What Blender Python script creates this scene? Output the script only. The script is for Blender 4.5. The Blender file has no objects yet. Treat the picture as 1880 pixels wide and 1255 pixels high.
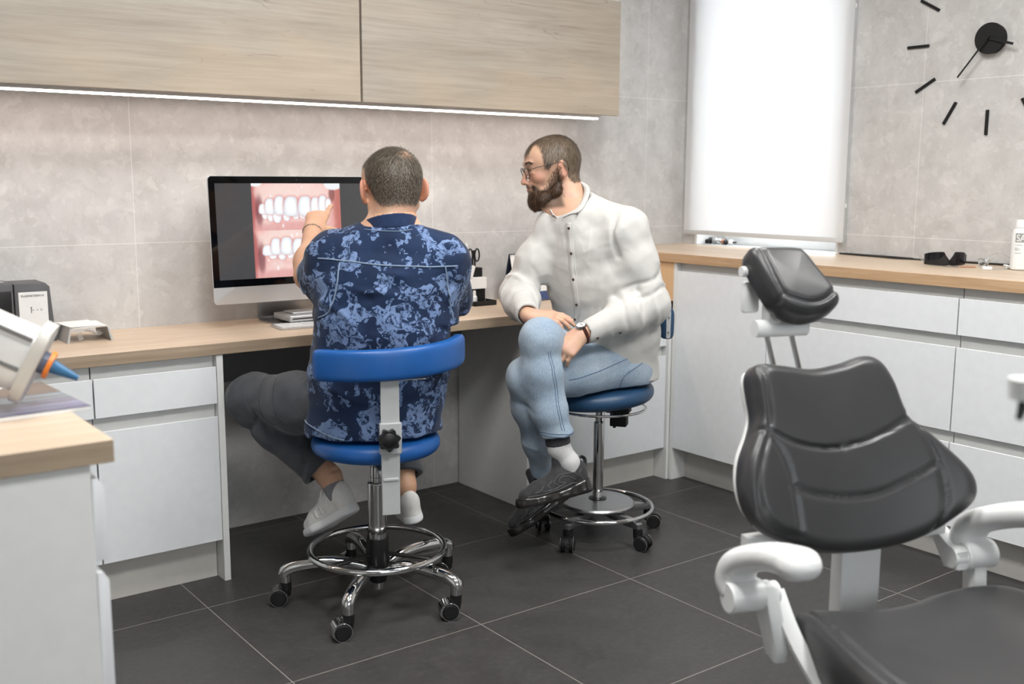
import bpy, bmesh, math, random
import numpy as np
from mathutils import Vector, Matrix

# ------------------------------------------------------------------ camera, light, exposure
SC = bpy.context.scene
COL = SC.collection
A = np.array

CAM_F, CAM_YAW, CAM_PITCH, CAM_ROLL, CAM_H = 1915.46, 0.646211733, 0.153927181, 0.00442412254, 1.3
_f = A([math.sin(CAM_YAW)*math.cos(CAM_PITCH), math.cos(CAM_YAW)*math.cos(CAM_PITCH), -math.sin(CAM_PITCH)])
_r = A([math.cos(CAM_YAW), -math.sin(CAM_YAW), 0.0]); _u = np.cross(_r, _f)
_r2 = _r*math.cos(CAM_ROLL) + _u*math.sin(CAM_ROLL); _u2 = -_r*math.sin(CAM_ROLL) + _u*math.cos(CAM_ROLL)
cam_data = bpy.data.cameras.new('camera')
cam = bpy.data.objects.new('camera', cam_data); COL.objects.link(cam)
cam.matrix_world = Matrix(((_r2[0], _u2[0], -_f[0], 0), (_r2[1], _u2[1], -_f[1], 0), (_r2[2], _u2[2], -_f[2], CAM_H), (0, 0, 0, 1)))
cam_data.sensor_width = 36; cam_data.sensor_fit = 'HORIZONTAL'; cam_data.lens = CAM_F/1880*36
cam_data.clip_start = 0.05; cam_data.clip_end = 60
cam_data.dof.use_dof = True; cam_data.dof.focus_distance = 3.25; cam_data.dof.aperture_fstop = 3.2
SC.camera = cam

SC.view_settings.view_transform = 'Standard'; SC.view_settings.look = 'None'
SC.view_settings.gamma = 1.0; SC.view_settings.use_curve_mapping = False
SC.view_settings.exposure = 0.0

world = bpy.data.worlds.new('world'); SC.world = world; world.use_nodes = True
_bg = world.node_tree.nodes['Background']
_bg.inputs[0].default_value = (0.86, 0.93, 1.0, 1); _bg.inputs[1].default_value = 1.2

def area_light(name, loc, direction, sx, sy, power, color=(1, 1, 1)):
    d = bpy.data.lights.new(name, 'AREA'); d.shape = 'RECTANGLE'; d.size = sx; d.size_y = sy
    d.energy = power; d.color = color
    o = bpy.data.objects.new(name, d); COL.objects.link(o); o.location = loc
    o.rotation_euler = Vector(direction).to_track_quat('-Z', 'Y').to_euler()
    return o
# unseen ceiling lamps added for light (their fittings are built with the room), daylight from the big window behind the camera and outside the blind
for _x, _y, _p in ((0.9, 2.0, 27), (2.3, 2.0, 25), (0.9, 0.7, 31), (2.3, 0.7, 31)):
    area_light('added_ceiling_light', (_x, _y, 2.685), (0, 0, -1), 0.56, 0.56, _p, (1.0, 0.99, 0.975))
area_light('rear_window_daylight', (0.6, -2.35, 1.75), (0.1, 1, -0.12), 3.0, 1.2, 26, (0.93, 0.97, 1.0))
area_light('side_window_daylight', (4.6, 3.13, 1.75), (-1, 0, -0.1), 1.3, 1.6, 44, (0.95, 0.98, 1.0))

_sd = bpy.data.lights.new('sun', 'SUN'); _sd.energy = 4.5; _sd.angle = math.radians(3); _sd.color = (1.0, .97, .93)
_so = bpy.data.objects.new('sun', _sd); COL.objects.link(_so); _so.rotation_euler = Vector((-1.0, .95, -.85)).to_track_quat('-Z', 'Y').to_euler()

# ------------------------------------------------------------------ helpers
rng = random.Random(7)
nrng = np.random.default_rng(7)

def link(name, me, parent=None, mat=None, smooth=False):
    o = bpy.data.objects.new(name, me); COL.objects.link(o)
    if mat is not None:
        for m in (mat if isinstance(mat, (list, tuple)) else [mat]): me.materials.append(m)
    if smooth:
        me.polygons.foreach_set('use_smooth', [True]*len(me.polygons))
    if parent is not None: o.parent = parent
    return o

def tag(o, label=None, cat=None, group=None, kind=None):
    if label: o['label'] = label
    if cat: o['category'] = cat
    if group: o['group'] = group
    if kind: o['kind'] = kind
    return o

def thing(name, label, cat, loc=(0, 0, 0), rz=0.0, group=None):
    o = bpy.data.objects.new(name, None); COL.objects.link(o)
    o.empty_display_size = 0.05
    o.location = loc; o.rotation_euler = (0, 0, rz)
    return tag(o, label, cat, group)

class MB:
    """collects simple shapes in one bmesh, then links them as one object"""
    def __init__(s): s.bm = bmesh.new(); s.mi = 0
    def _tf(s, vs, M):
        for v in vs: v.co = M @ v.co
    def box(s, x0, x1, y0, y1, z0, z1, bev=0.0, seg=2, M=None):
        r = bmesh.ops.create_cube(s.bm, size=1)
        vs = r['verts']
        for v in vs:
            v.co = Vector((x0+(v.co.x+.5)*(x1-x0), y0+(v.co.y+.5)*(y1-y0), z0+(v.co.z+.5)*(z1-z0)))
        fs = {f for v in vs for f in v.link_faces}
        for f in fs: f.material_index = s.mi
        if bev > 0:
            es = {e for v in vs for e in v.link_edges}
            g = bmesh.ops.bevel(s.bm, geom=list(es), offset=bev, segments=seg, affect='EDGES', profile=.5)
            vs = list({v for f in g['faces'] for v in f.verts} | {v for v in vs if v.is_valid})
            for f in g['faces']: f.material_index = s.mi
        if M is not None: s._tf(vs, M)
        return s
    def cyl(s, p0, p1, r0, r1=None, n=24, cap=True):
        p0 = Vector(p0); p1 = Vector(p1); r1 = r0 if r1 is None else r1
        d = (p1-p0); q = d.to_track_quat('Z', 'Y')
        M = Matrix.Translation((p0+p1)/2) @ q.to_matrix().to_4x4()
        r = bmesh.ops.create_cone(s.bm, cap_ends=cap, cap_tris=False, segments=n, radius1=r0, radius2=r1, depth=d.length, matrix=M)
        for f in {f for v in r['verts'] for f in v.link_faces}: f.material_index = s.mi
        return s
    def ball(s, c, r, n=16, sc=(1, 1, 1), R=None):
        M = Matrix.Translation(Vector(c)) @ (R.to_4x4() if R is not None else Matrix.Identity(4)) @ Matrix.Diagonal((*sc, 1))
        r_ = bmesh.ops.create_uvsphere(s.bm, u_segments=n, v_segments=max(6, n*2//3), radius=r, matrix=M)
        for f in {f for v in r_['verts'] for f in v.link_faces}: f.material_index = s.mi
        return s
    def lathe(s, prof, n=32, M=None, close=False):
        """prof: list of (r, z); revolved about z"""
        M = M or Matrix.Identity(4)
        rows = []
        for (r, z) in prof:
            if r < 1e-6: rows.append([s.bm.verts.new(M @ Vector((0, 0, z)))])
            else: rows.append([s.bm.verts.new(M @ Vector((r*math.cos(2*math.pi*k/n), r*math.sin(2*math.pi*k/n), z))) for k in range(n)])
        prs = list(zip(rows[:-1], rows[1:]))
        if close: prs.append((rows[-1], rows[0]))
        for a, b in prs:
            for k in range(n):
                k2 = (k+1) % n
                if len(a) == 1 and len(b) == 1: continue
                if len(a) == 1: vs = [a[0], b[k2], b[k]]
                elif len(b) == 1: vs = [a[k], a[k2], b[0]]
                else: vs = [a[k], a[k2], b[k2], b[k]]
                f = s.bm.faces.new(vs); f.material_index = s.mi
        return s
    def tube(s, pts, r, n=10, cap=True, closed=False, sec=None):
        """sweep a round (or given 2d section) along points; r may be a list"""
        P = [Vector(p) for p in pts]; m = len(P)
        rr = r if isinstance(r, (list, tuple)) else [r]*m
        T = []
        for i in range(m):
            a = P[(i-1) % m] if (closed or i > 0) else P[i]
            b = P[(i+1) % m] if (closed or i < m-1) else P[i]
            t = (b-a); T.append(t.normalized() if t.length > 1e-9 else Vector((0, 0, 1)))
        up = Vector((0, 0, 1)) if abs(T[0].z) < .9 else Vector((1, 0, 0))
        N = (up - T[0]*up.dot(T[0])).normalized()
        rows = []
        for i in range(m):
            N = (N - T[i]*N.dot(T[i])).normalized(); B = T[i].cross(N)
            S = sec if sec else [(math.cos(2*math.pi*k/n), math.sin(2*math.pi*k/n)) for k in range(n)]
            rows.append([s.bm.verts.new(P[i] + (N*c + B*d)*rr[i]) for c, d in S])
        L = len(rows[0])
        prs = list(zip(rows[:-1], rows[1:]))
        if closed: prs.append((rows[-1], rows[0]))
        for a, b in prs:
            for k in range(L):
                f = s.bm.faces.new([a[k], a[(k+1) % L], b[(k+1) % L], b[k]]); f.material_index = s.mi
        if cap and not closed:
            f = s.bm.faces.new(rows[0][::-1]); f.material_index = s.mi
            f = s.bm.faces.new(rows[-1]); f.material_index = s.mi
        return s
    def prism(s, poly, z0, z1, M=None, bev=0.0, seg=2):
        M = M or Matrix.Identity(4)
        a = [s.bm.verts.new(M @ Vector((x, y, z0))) for x, y in poly]
        b = [s.bm.verts.new(M @ Vector((x, y, z1))) for x, y in poly]
        n = len(poly); fs = []
        fs.append(s.bm.faces.new(a[::-1])); fs.append(s.bm.faces.new(b))
        for k in range(n): fs.append(s.bm.faces.new([a[k], a[(k+1) % n], b[(k+1) % n], b[k]]))
        for f in fs: f.material_index = s.mi
        if bev > 0:
            es = list(fs[0].edges)+list(fs[1].edges)
            g = bmesh.ops.bevel(s.bm, geom=es, offset=bev, segments=seg, affect='EDGES', profile=.5)
            for f in g['faces']: f.material_index = s.mi
        return s
    def torus(s, c, R, r, axis=(0, 0, 1), n=48, m=10, squash=1.0):
        q = Vector(axis).to_track_quat('Z', 'Y').to_matrix().to_4x4()
        M = Matrix.Translation(Vector(c)) @ q
        prof = [(R+r*math.cos(2*math.pi*k/m), r*squash*math.sin(2*math.pi*k/m)) for k in range(m)]
        return s.lathe(prof, n, M, close=True)
    def build(s, name, mat, parent=None, smooth=True, ang=40):
        bmesh.ops.recalc_face_normals(s.bm, faces=s.bm.faces[:])
        me = bpy.data.meshes.new(name); s.bm.to_mesh(me); s.bm.free()
        o = link(name, me, parent, mat, smooth)
        if smooth: me.set_sharp_from_angle(angle=math.radians(ang))
        return o

def Tm(loc=(0, 0, 0), rz=0.0, rx=0.0, ry=0.0):
    return Matrix.Translation(Vector(loc)) @ Matrix.Rotation(rz, 4, 'Z') @ Matrix.Rotation(ry, 4, 'Y') @ Matrix.Rotation(rx, 4, 'X')

def smooth_line(pts, n=8, closed=False):
    """Catmull-Rom through points"""
    P = [A(p, float) for p in pts]; m = len(P); out = []
    segs = m if closed else m-1
    for i in range(segs):
        p0 = P[(i-1) % m] if (closed or i > 0) else P[0]
        p1 = P[i]; p2 = P[(i+1) % m]
        p3 = P[(i+2) % m] if (closed or i+2 < m) else P[-1]
        for k in range(n):
            t = k/n
            out.append(0.5*((2*p1)+(-p0+p2)*t+(2*p0-5*p1+4*p2-p3)*t*t+(-p0+3*p1-3*p2+p3)*t**3))
    if not closed: out.append(P[-1])
    return out

def copy_tree(o, parent=None):
    c = o.copy(); COL.objects.link(c)
    if parent is not None: c.parent = parent
    for ch in [x for x in bpy.data.objects if x.parent == o]:
        copy_tree(ch, c)
    return c

# ------------------------------------------------------------------ materials
class MT:
    def __init__(s, name):
        s.m = bpy.data.materials.new(name); s.m.use_nodes = True
        s.nt = s.m.node_tree; s.nt.nodes.clear()
        s.out = s.n('ShaderNodeOutputMaterial'); s.b = s.n('ShaderNodeBsdfPrincipled')
        s.l(s.b.outputs[0], s.out.inputs[0])
    def n(s, t, **kw):
        x = s.nt.nodes.new(t)
        for k, v in kw.items(): setattr(x, k, v)
        return x
    def l(s, a, b): s.nt.links.new(a, b)
    def set(s, **kw):
        for k, v in kw.items():
            i = s.b.inputs[k.replace('_', ' ')]
            i.default_value = (*v, 1) if isinstance(v, tuple) and len(v) == 3 and i.type == 'RGBA' else v
        return s
    def coord(s, sc=(1, 1, 1), rot=(0, 0, 0), kind='Object'):
        tc = s.n('ShaderNodeTexCoord'); mp = s.n('ShaderNodeMapping')
        s.l(tc.outputs[kind], mp.inputs[0]); mp.inputs['Scale'].default_value = sc; mp.inputs['Rotation'].default_value = rot
        return mp.outputs[0]
    def noise(s, v, scale=5, detail=4, rough=.5, dist=0, dim='3D'):
        x = s.n('ShaderNodeTexNoise'); x.noise_dimensions = dim
        if v is not None: s.l(v, x.inputs['Vector'])
        x.inputs['Scale'].default_value = scale; x.inputs['Detail'].default_value = detail
        x.inputs['Roughness'].default_value = rough; x.inputs['Distortion'].default_value = dist
        return x
    def vor(s, v, scale=5, feat='F1', rnd=1):
        x = s.n('ShaderNodeTexVoronoi'); x.feature = feat; s.l(v, x.inputs['Vector'])
        x.inputs['Scale'].default_value = scale; x.inputs['Randomness'].default_value = rnd
        return x
    def ramp(s, f, stops, interp='LINEAR'):
        x = s.n('ShaderNodeValToRGB'); s.l(f, x.inputs[0]); x.color_ramp.interpolation = interp
        els = x.color_ramp.elements
        while len(els) < len(stops): els.new(.5)
        for e, (p, c) in zip(els, stops):
            e.position = p; e.color = (*c, 1) if len(c) == 3 else c
        return x.outputs[0]
    def math(s, op, a, b=None, c=None):
        x = s.n('ShaderNodeMath', operation=op)
        for i, v in enumerate((a, b, c)):
            if v is None: continue
            if isinstance(v, (int, float)): x.inputs[i].default_value = v
            else: s.l(v, x.inputs[i])
        return x.outputs[0]
    def mix(s, f, a, b, blend='MIX'):
        x = s.n('ShaderNodeMix'); x.data_type = 'RGBA'; x.blend_type = blend
        for i, v in ((0, f), (6, a), (7, b)):
            if isinstance(v, (int, float)): x.inputs[i].default_value = v
            elif isinstance(v, tuple): x.inputs[i].default_value = (*v, 1) if len(v) == 3 else v
            else: s.l(v, x.inputs[i])
        return x.outputs[2]
    def bump(s, h, strength=.3, dist=.01, prev=None):
        x = s.n('ShaderNodeBump'); x.inputs['Strength'].default_value = strength; x.inputs['Distance'].default_value = dist
        s.l(h, x.inputs['Height'])
        if prev is not None: s.l(prev, x.inputs['Normal'])
        s.l(x.outputs[0], s.b.inputs['Normal']); return x.outputs[0]
    def base(s, c): s.l(c, s.b.inputs['Base Color']); return s

def srgb(r, g, b):
    def f(c):
        c /= 255.0
        return c/12.92 if c <= .04045 else ((c+.055)/1.055)**2.4
    return (f(r), f(g), f(b))

def plain(name, rgb, rough=.5, metal=0.0, spec=.5, coat=0.0, noise=0.0, nscale=30, bump=0.0, bscale=200):
    t = MT(name); c = srgb(*rgb)
    t.set(Base_Color=c, Roughness=rough, Metallic=metal, Specular_IOR_Level=spec, Coat_Weight=coat)
    v = t.coord()
    nz = t.noise(v, nscale, 3)
    k = max(noise, .02)
    t.base(t.ramp(nz.outputs[0], [(.3, tuple(x*(1-k) for x in c)), (.7, tuple(min(1, x*(1+k)) for x in c))]))
    if bump > 0:
        nb = t.noise(v, bscale, 2); t.bump(nb.outputs[0], bump, .002)
    return t.m
# ------------------------------------------------------------------ smooth-union surfaces (bodies, cloth, shoes)
def nrm(v):
    v = A(v, float); return v/np.linalg.norm(v)

class Sdf:
    """list of rounded primitives blended together, meshed on a sparse grid as one continuous surface"""
    def __init__(s, k=.02): s.k = k; s.pr = []
    def _add(s, fn, lo, hi, k, mode):
        s.pr.append((fn, A(lo, float), A(hi, float), s.k if k is None else k, mode)); return s
    def cone(s, a, b, ra, rb, k=None, mode='u'):
        a = A(a, float); b = A(b, float); ab = b-a; L2 = max(ab@ab, 1e-12)
        def fn(p):
            t = np.clip((p-a)@ab/L2, 0, 1); q = p-a-t[:, None]*ab
            return np.sqrt((q*q).sum(1))-(ra+(rb-ra)*t)
        R = max(ra, rb); return s._add(fn, np.minimum(a, b)-R, np.maximum(a, b)+R, k, mode)
    def chain(s, pts, rr, k=None, mode='u'):
        for i in range(len(pts)-1): s.cone(pts[i], pts[i+1], rr[i], rr[i+1], k, mode)
        return s
    def ell(s, c, rad, R=None, k=None, mode='u'):
        c = A(c, float); rad = A(rad, float); R = np.eye(3) if R is None else A(R, float)   # R rows = local axes in world
        def fn(p):
            q = (p-c)@R.T; k0 = np.sqrt(((q/rad)**2).sum(1)); k1 = np.sqrt(((q/rad**2)**2).sum(1))
            return np.where(k1 > 1e-9, k0*(k0-1)/np.maximum(k1, 1e-9), -rad.min())
        m = rad.max(); return s._add(fn, c-m, c+m, k, mode)
    def slab(s, a, b, wa, wb, side, k=None, mode='u', p=2.0):
        """tapered solid with an elliptical section (half width, half depth) at each end"""
        a = A(a, float); b = A(b, float); ab = b-a; L = np.linalg.norm(ab); ax = ab/L
        sd = A(side, float); sd = nrm(sd-ax*(sd@ax)); fr = np.cross(ax, sd)
        wa = A(wa, float); wb = A(wb, float)
        def fn(P):
            q = P-a; t = q@ax; tc = np.clip(t/L, 0, 1); w = wa+(wb-wa)*tc[:, None]
            m = w.min(1); over = (t-np.clip(t, 0, L))/m
            u = np.abs(q@sd)/w[:, 0]; v = np.abs(q@fr)/w[:, 1]; o = np.abs(over)
            r = (u**p+v**p+o**p)**(1/p)
            return (r-1)*m
        R = max(wa.max(), wb.max()); return s._add(fn, np.minimum(a, b)-R, np.maximum(a, b)+R, k, mode)
    def box(s, c, half, R=None, rnd=.005, k=None, mode='u'):
        c = A(c, float); half = A(half, float); R = np.eye(3) if R is None else A(R, float)
        def fn(p):
            q = np.abs((p-c)@R.T)-(half-rnd)
            return np.sqrt((np.maximum(q, 0)**2).sum(1))+np.minimum(q.max(1), 0)-rnd
        m = np.linalg.norm(half); return s._add(fn, c-m, c+m, k, mode)
    def plane(s, c, n, k=0.004, around=None, rad=.3):
        """cut away what lies on the side n points to, near `around`"""
        c = A(c, float); n = nrm(n); ar = c if around is None else A(around, float)
        def fn(p): return np.maximum(-(p-c)@n, np.sqrt(((p-ar)**2).sum(1))-rad)
        return s._add(fn, ar-rad, ar+rad, k, 's')
    def seat_cut(s, c, r, z, tilt=(0.0, 0.0)):
        """rest on a round seat: nothing below its upper face inside radius r"""
        c = A(c, float); tl = A(tilt, float)
        for rr, dp in ((r, .065), (r-.036, .16)):
            def fn(p, rr=rr, dp=dp):
                d = p[:, :2]-c; q = np.sqrt((d**2).sum(1))-rr; zz = z+d@tl; return np.maximum(np.maximum(q, p[:, 2]-zz), (zz-dp)-p[:, 2])
            s._add(fn, [c[0]-rr, c[1]-rr, z-dp-.02], [c[0]+rr, c[1]+rr, z+.03], .004, 's')
        return s
    def custom(s, fn, lo, hi, k=None, mode='u'): return s._add(fn, lo, hi, k, mode)
    def ev(s, p, pad=.06):
        p = np.ascontiguousarray(p, float)
        D = np.full(len(p), 1.0)
        for fn, lo, hi, k, mode in s.pr:
            q = pad+k
            m = ((p > lo-q) & (p < hi+q)).all(1)
            if not m.any(): continue
            d = fn(p[m]); c = D[m]
            if mode == 'u':
                h = np.maximum(k-np.abs(c-d), 0)/max(k, 1e-9); D[m] = np.minimum(c, d)-h*h*k*.25
            elif mode == 's':
                d = -d; h = np.maximum(k-np.abs(c-d), 0)/max(k, 1e-9); D[m] = np.maximum(c, d)+h*h*k*.25
            elif mode == 'f':      # add a displacement (fold): fn gives the amount to push outwards
                D[m] = c-d
        return D
    def grad(s, p, e=1e-3):
        g = np.stack([s.ev(p+np.eye(3)[i]*e, .4)-s.ev(p-np.eye(3)[i]*e, .4) for i in range(3)], 1)
        return g/np.maximum(np.linalg.norm(g, axis=1), 1e-9)[:, None]
    def snap(s, p, off=0.0, it=8):
        p = A(p, float).reshape(-1, 3)
        for _ in range(it):
            d = s.ev(p, .4); p = p-s.grad(p)*np.clip(d-off, -.03, .03)[:, None]
        return p
    def mesh(s, h):
        B = 8
        lo = np.min([q[1] for q in s.pr if q[4] == 'u'], 0)-.03; hi = np.max([q[2] for q in s.pr if q[4] == 'u'], 0)+.03
        nb = np.ceil((hi-lo)/(h*B)).astype(int)+1
        I = np.stack(np.meshgrid(*[np.arange(n) for n in nb], indexing='ij'), -1).reshape(-1, 3)
        cen = lo+(I+.5)*h*B
        D = s.ev(cen, pad=h*B*2)
        act = I[np.abs(D) < h*B*1.15]
        S = nb*B+2
        def gid(i): return (i[..., 0]*S[1]+i[..., 1])*S[2]+i[..., 2]
        o = np.stack(np.meshgrid(*[np.arange(B+1)]*3, indexing='ij'), -1)
        VI, VP, Q = [], [], []
        corners = [(x, y, z) for x in (0, 1) for y in (0, 1) for z in (0, 1)]
        edges = [(a, b) for a in range(8) for b in range(a+1, 8) if sum(abs(u-v) for u, v in zip(corners[a], corners[b])) == 1]
        for c0 in range(0, len(act), 400):
            bl = act[c0:c0+400]
            G = bl[:, None, None, None, :]*B+o[None]
            d = s.ev((lo+G*h).reshape(-1, 3)).reshape(G.shape[:-1])
            cs = [d[:, x:B+x, y:B+y, z:B+z] for x, y, z in corners]
            acc = np.zeros(cs[0].shape+(3,)); cnt = np.zeros(cs[0].shape)
            for a, b in edges:
                da, db = cs[a], cs[b]; m = (da < 0) != (db < 0)
                t = np.where(m, da/np.where(np.abs(da-db) < 1e-12, 1, da-db), 0)
                pa = A(corners[a], float); pb = A(corners[b], float)
                acc += m[..., None]*(pa+t[..., None]*(pb-pa)); cnt += m
            m = cnt > 0
            g = G[:, :B, :B, :B][m]
            VI.append(gid(g)); VP.append(lo+(g+acc[m]/cnt[m][:, None])*h)
            for ax in range(3):
                e = np.zeros(3, int); e[ax] = 1
                d0 = d[:, :B, :B, :B]; d1 = d[:, e[0]:B+e[0], e[1]:B+e[1], e[2]:B+e[2]]
                m = (d0 < 0) != (d1 < 0)
                g = G[:, :B, :B, :B][m]; fl = (d0 < 0)[m]
                u = np.zeros(3, int); v = np.zeros(3, int); u[(ax+1) % 3] = 1; v[(ax+2) % 3] = 1
                q = np.stack([gid(g), gid(g-u), gid(g-u-v), gid(g-v)], 1)
                q[~fl] = q[~fl][:, ::-1]
                Q.append(q)
        VI = np.concatenate(VI); VP = np.concatenate(VP); Q = np.concatenate(Q)
        od = np.argsort(VI); VI = VI[od]; VP = VP[od]
        ix = np.searchsorted(VI, Q); ix = np.clip(ix, 0, len(VI)-1)
        ok = (VI[ix] == Q).all(1); Q = ix[ok]
        return VP, Q
    def build(s, name, mat, parent=None, h=.005, smooth_it=1, tint=None, fold=None):
        V, Q = s.mesh(h*QUAL)
        if smooth_it:
            E = np.concatenate([Q[:, [0, 1]], Q[:, [1, 2]], Q[:, [2, 3]], Q[:, [3, 0]]])
            for _ in range(smooth_it):
                acc = np.zeros_like(V); n = np.zeros(len(V))
                for a, b in ((0, 1), (1, 0)):
                    for c in range(3): acc[:, c] += np.bincount(E[:, a], V[E[:, b], c], len(V))
                    n += np.bincount(E[:, a], minlength=len(V))
                V = V*.5+.5*acc/np.maximum(n, 1)[:, None]
        if fold is not None:
            V = V+s.grad(V)*fold(V)[:, None]
        me = bpy.data.meshes.new(name)
        me.vertices.add(len(V)); me.vertices.foreach_set('co', V.astype(np.float32).ravel())
        me.loops.add(len(Q)*4); me.loops.foreach_set('vertex_index', Q.astype(np.int32).ravel())
        me.polygons.add(len(Q)); me.polygons.foreach_set('loop_start', np.arange(0, len(Q)*4, 4, dtype=np.int32))
        me.update(calc_edges=True); me.validate()
        if tint is not None:
            C_ = tint(V); ca = me.color_attributes.new('tint', 'FLOAT_COLOR', 'POINT')
            ca.data.foreach_set('color', np.concatenate([C_, np.ones((len(V), 1))], 1).astype(np.float32).ravel())
        return link(name, me, parent, mat, True)
QUAL = 1.0
# ------------------------------------------------------------------ setting
WA, WB = 3.652, 3.808            # wall planes: back wall y, window wall x
X0, Y0, ZC = -1.5, -2.6, 2.72

def tile_wall_material(name, along, offs):
    t = MT(name)
    tc = t.n('ShaderNodeTexCoord'); sep = t.n('ShaderNodeSeparateXYZ'); t.l(tc.outputs['Object'], sep.inputs[0])
    v = tc.outputs['Object']
    n1 = t.noise(v, 2.2, 6, .62); n2 = t.noise(v, 11, 5, .6); n3 = t.noise(v, 60, 3, .6)
    base = t.ramp(n1.outputs[0], [(.3, srgb(184, 182, 180)), (.52, srgb(194, 192, 190)), (.72, srgb(205, 203, 201))])
    base = t.mix(.4, base, t.ramp(n2.outputs[0], [(.32, srgb(174, 172, 169)), (.5, srgb(196, 194, 192)), (.68, srgb(211, 209, 207))]))
    # pale stone chips
    warp = t.n('ShaderNodeVectorMath', operation='ADD'); wn = t.noise(v, 7, 3, .6)
    sc = t.n('ShaderNodeVectorMath', operation='SCALE'); t.l(wn.outputs[1], sc.inputs[0]); sc.inputs['Scale'].default_value = .16
    t.l(v, warp.inputs[0]); t.l(sc.outputs[0], warp.inputs[1])
    for s, lim, amt in ((11, .80, .17), (23, .82, .22), (50, .84, .2)):
        vo = t.vor(warp.outputs[0], s); hs = t.n('ShaderNodeSeparateColor'); t.l(vo.outputs['Color'], hs.inputs[0])
        sel = t.math('GREATER_THAN', hs.outputs[0], lim)
        near = t.math('LESS_THAN', vo.outputs['Distance'], .6)
        shade = t.math('MULTIPLY', t.math('MULTIPLY', sel, near), amt)
        base = t.mix(shade, base, t.ramp(hs.outputs[1], [(0, srgb(212, 211, 207)), (.75, srgb(226, 224, 220)), (.8, srgb(170, 166, 158))]))
    base = t.mix(t.ramp(n3.outputs[0], [(.55, (0, 0, 0)), (.8, (.35, .35, .35))]), base, srgb(165, 163, 157))
    # joints: rows every 0.604 m, upright joints every 1.21 m
    def joint(co, off, per, w):
        a = t.math('SUBTRACT', co, off); a = t.math('DIVIDE', a, per); a = t.math('FRACT', a)
        a = t.math('SUBTRACT', a, .5); a = t.math('ABSOLUTE', a); return t.math('GREATER_THAN', a, .5-w/per/2)
    j = t.math('MAXIMUM', joint(sep.outputs[2], 1.0795, .604, .0024), joint(sep.outputs[0 if along == 'x' else 1], offs, 1.21, .0022))
    base = t.mix(t.math('MULTIPLY', j, .62), base, srgb(232, 230, 226))
    t.base(base); t.set(Roughness=.42, Specular_IOR_Level=.35)
    t.bump(n2.outputs[0], .05, .004)
    return t.m

def floor_material():
    t = MT('floor_tile'); tc = t.n('ShaderNodeTexCoord'); v = tc.outputs['Object']
    sep = t.n('ShaderNodeSeparateXYZ'); t.l(v, sep.inputs[0])
    n1 = t.noise(v, 1.7, 6, .6); n2 = t.noise(v, 55, 3, .65); n3 = t.noise(v, 9, 5, .6)
    c = t.ramp(n1.outputs[0], [(.3, srgb(52, 51, 51)), (.7, srgb(68, 67, 66))])
    c = t.mix(.35, c, t.ramp(n3.outputs[0], [(.3, srgb(46, 45, 45)), (.7, srgb(74, 72, 70))]))
    c = t.mix(.3, c, t.ramp(n2.outputs[0], [(.35, srgb(46, 45, 45)), (.62, srgb(70, 69, 68)), (.78, srgb(98, 96, 94))]))
    def joint(co, off, per, w):
        a = t.math('SUBTRACT', co, off); a = t.math('DIVIDE', a, per); a = t.math('FRACT', a)
        a = t.math('SUBTRACT', a, .5); a = t.math('ABSOLUTE', a); return t.math('GREATER_THAN', a, .5-w/per/2)
    j = t.math('MAXIMUM', joint(sep.outputs[0], 1.087, .604, .0030), joint(sep.outputs[1], 2.388, .5975, .0030))
    c = t.mix(t.math('MULTIPLY', j, .8), c, srgb(146, 141, 135))
    t.base(c); t.set(Specular_IOR_Level=.42)
    t.l(t.ramp(n3.outputs[0], [(.3, (.36, .36, .36)), (.7, (.5, .5, .5))]), t.b.inputs['Roughness'])
    b1 = t.bump(n2.outputs[0], .08, .002)
    return t.m

def wood_material(name, cols, along='x', scale=1.0, rough=.42, cracks=False):
    """laminate oak: long grain along one axis"""
    t = MT(name)
    st = {'x': (.9, 9, 9), 'y': (9, .9, 9), 'z': (9, 9, .9)}[along]
    v = t.coord(tuple(q*scale for q in st))
    st2 = {'x': (2.2, 70, 70), 'y': (70, 2.2, 70), 'z': (70, 70, 2.2)}[along]
    v2 = t.coord(tuple(q*scale for q in st2))
    n1 = t.noise(v, 1.6, 5, .6, 1.2); n2 = t.noise(v2, 1.5, 4, .65, .3)
    c = t.ramp(n1.outputs[0], [(.28, srgb(*cols[0])), (.5, srgb(*cols[1])), (.72, srgb(*cols[2]))])
    c = t.mix(.42, c, t.ramp(n2.outputs[0], [(.3, srgb(*cols[0])), (.52, srgb(*cols[1])), (.7, srgb(*cols[2]))]))
    if cracks:
        w = t.noise(v, 1.1, 3, .5, .9)
        d = t.math('ABSOLUTE', t.math('SUBTRACT', w.outputs[0], .5))
        th = t.noise(v, 2.6, 2, .5)
        line = t.math('MULTIPLY', t.math('LESS_THAN', d, .0026), t.math('GREATER_THAN', th.outputs[0], .56))
        c = t.mix(t.math('MULTIPLY', line, .45), c, srgb(124, 106, 88))
        kv = t.coord((1.3, 6, 6) if along == 'x' else (6, 6, 6)); kn = t.vor(kv, 1.5)
        kk = t.ramp(kn.outputs['Distance'], [(.02, (1, 1, 1)), (.06, (0, 0, 0))])
        c = t.mix(t.math('MULTIPLY', kk, .6), c, srgb(140, 112, 84))
        big = t.noise(t.coord((.8, 2.2, 2.2)), 1.3, 3, .55)
        c = t.mix(t.ramp(big.outputs[0], [(.42, (0, 0, 0)), (.66, (.4, .4, .4))]), c, srgb(198, 176, 148))
    t.base(c); t.set(Roughness=rough, Specular_IOR_Level=.35)
    t.bump(n2.outputs[0], .08, .001)
    return t.m

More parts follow.
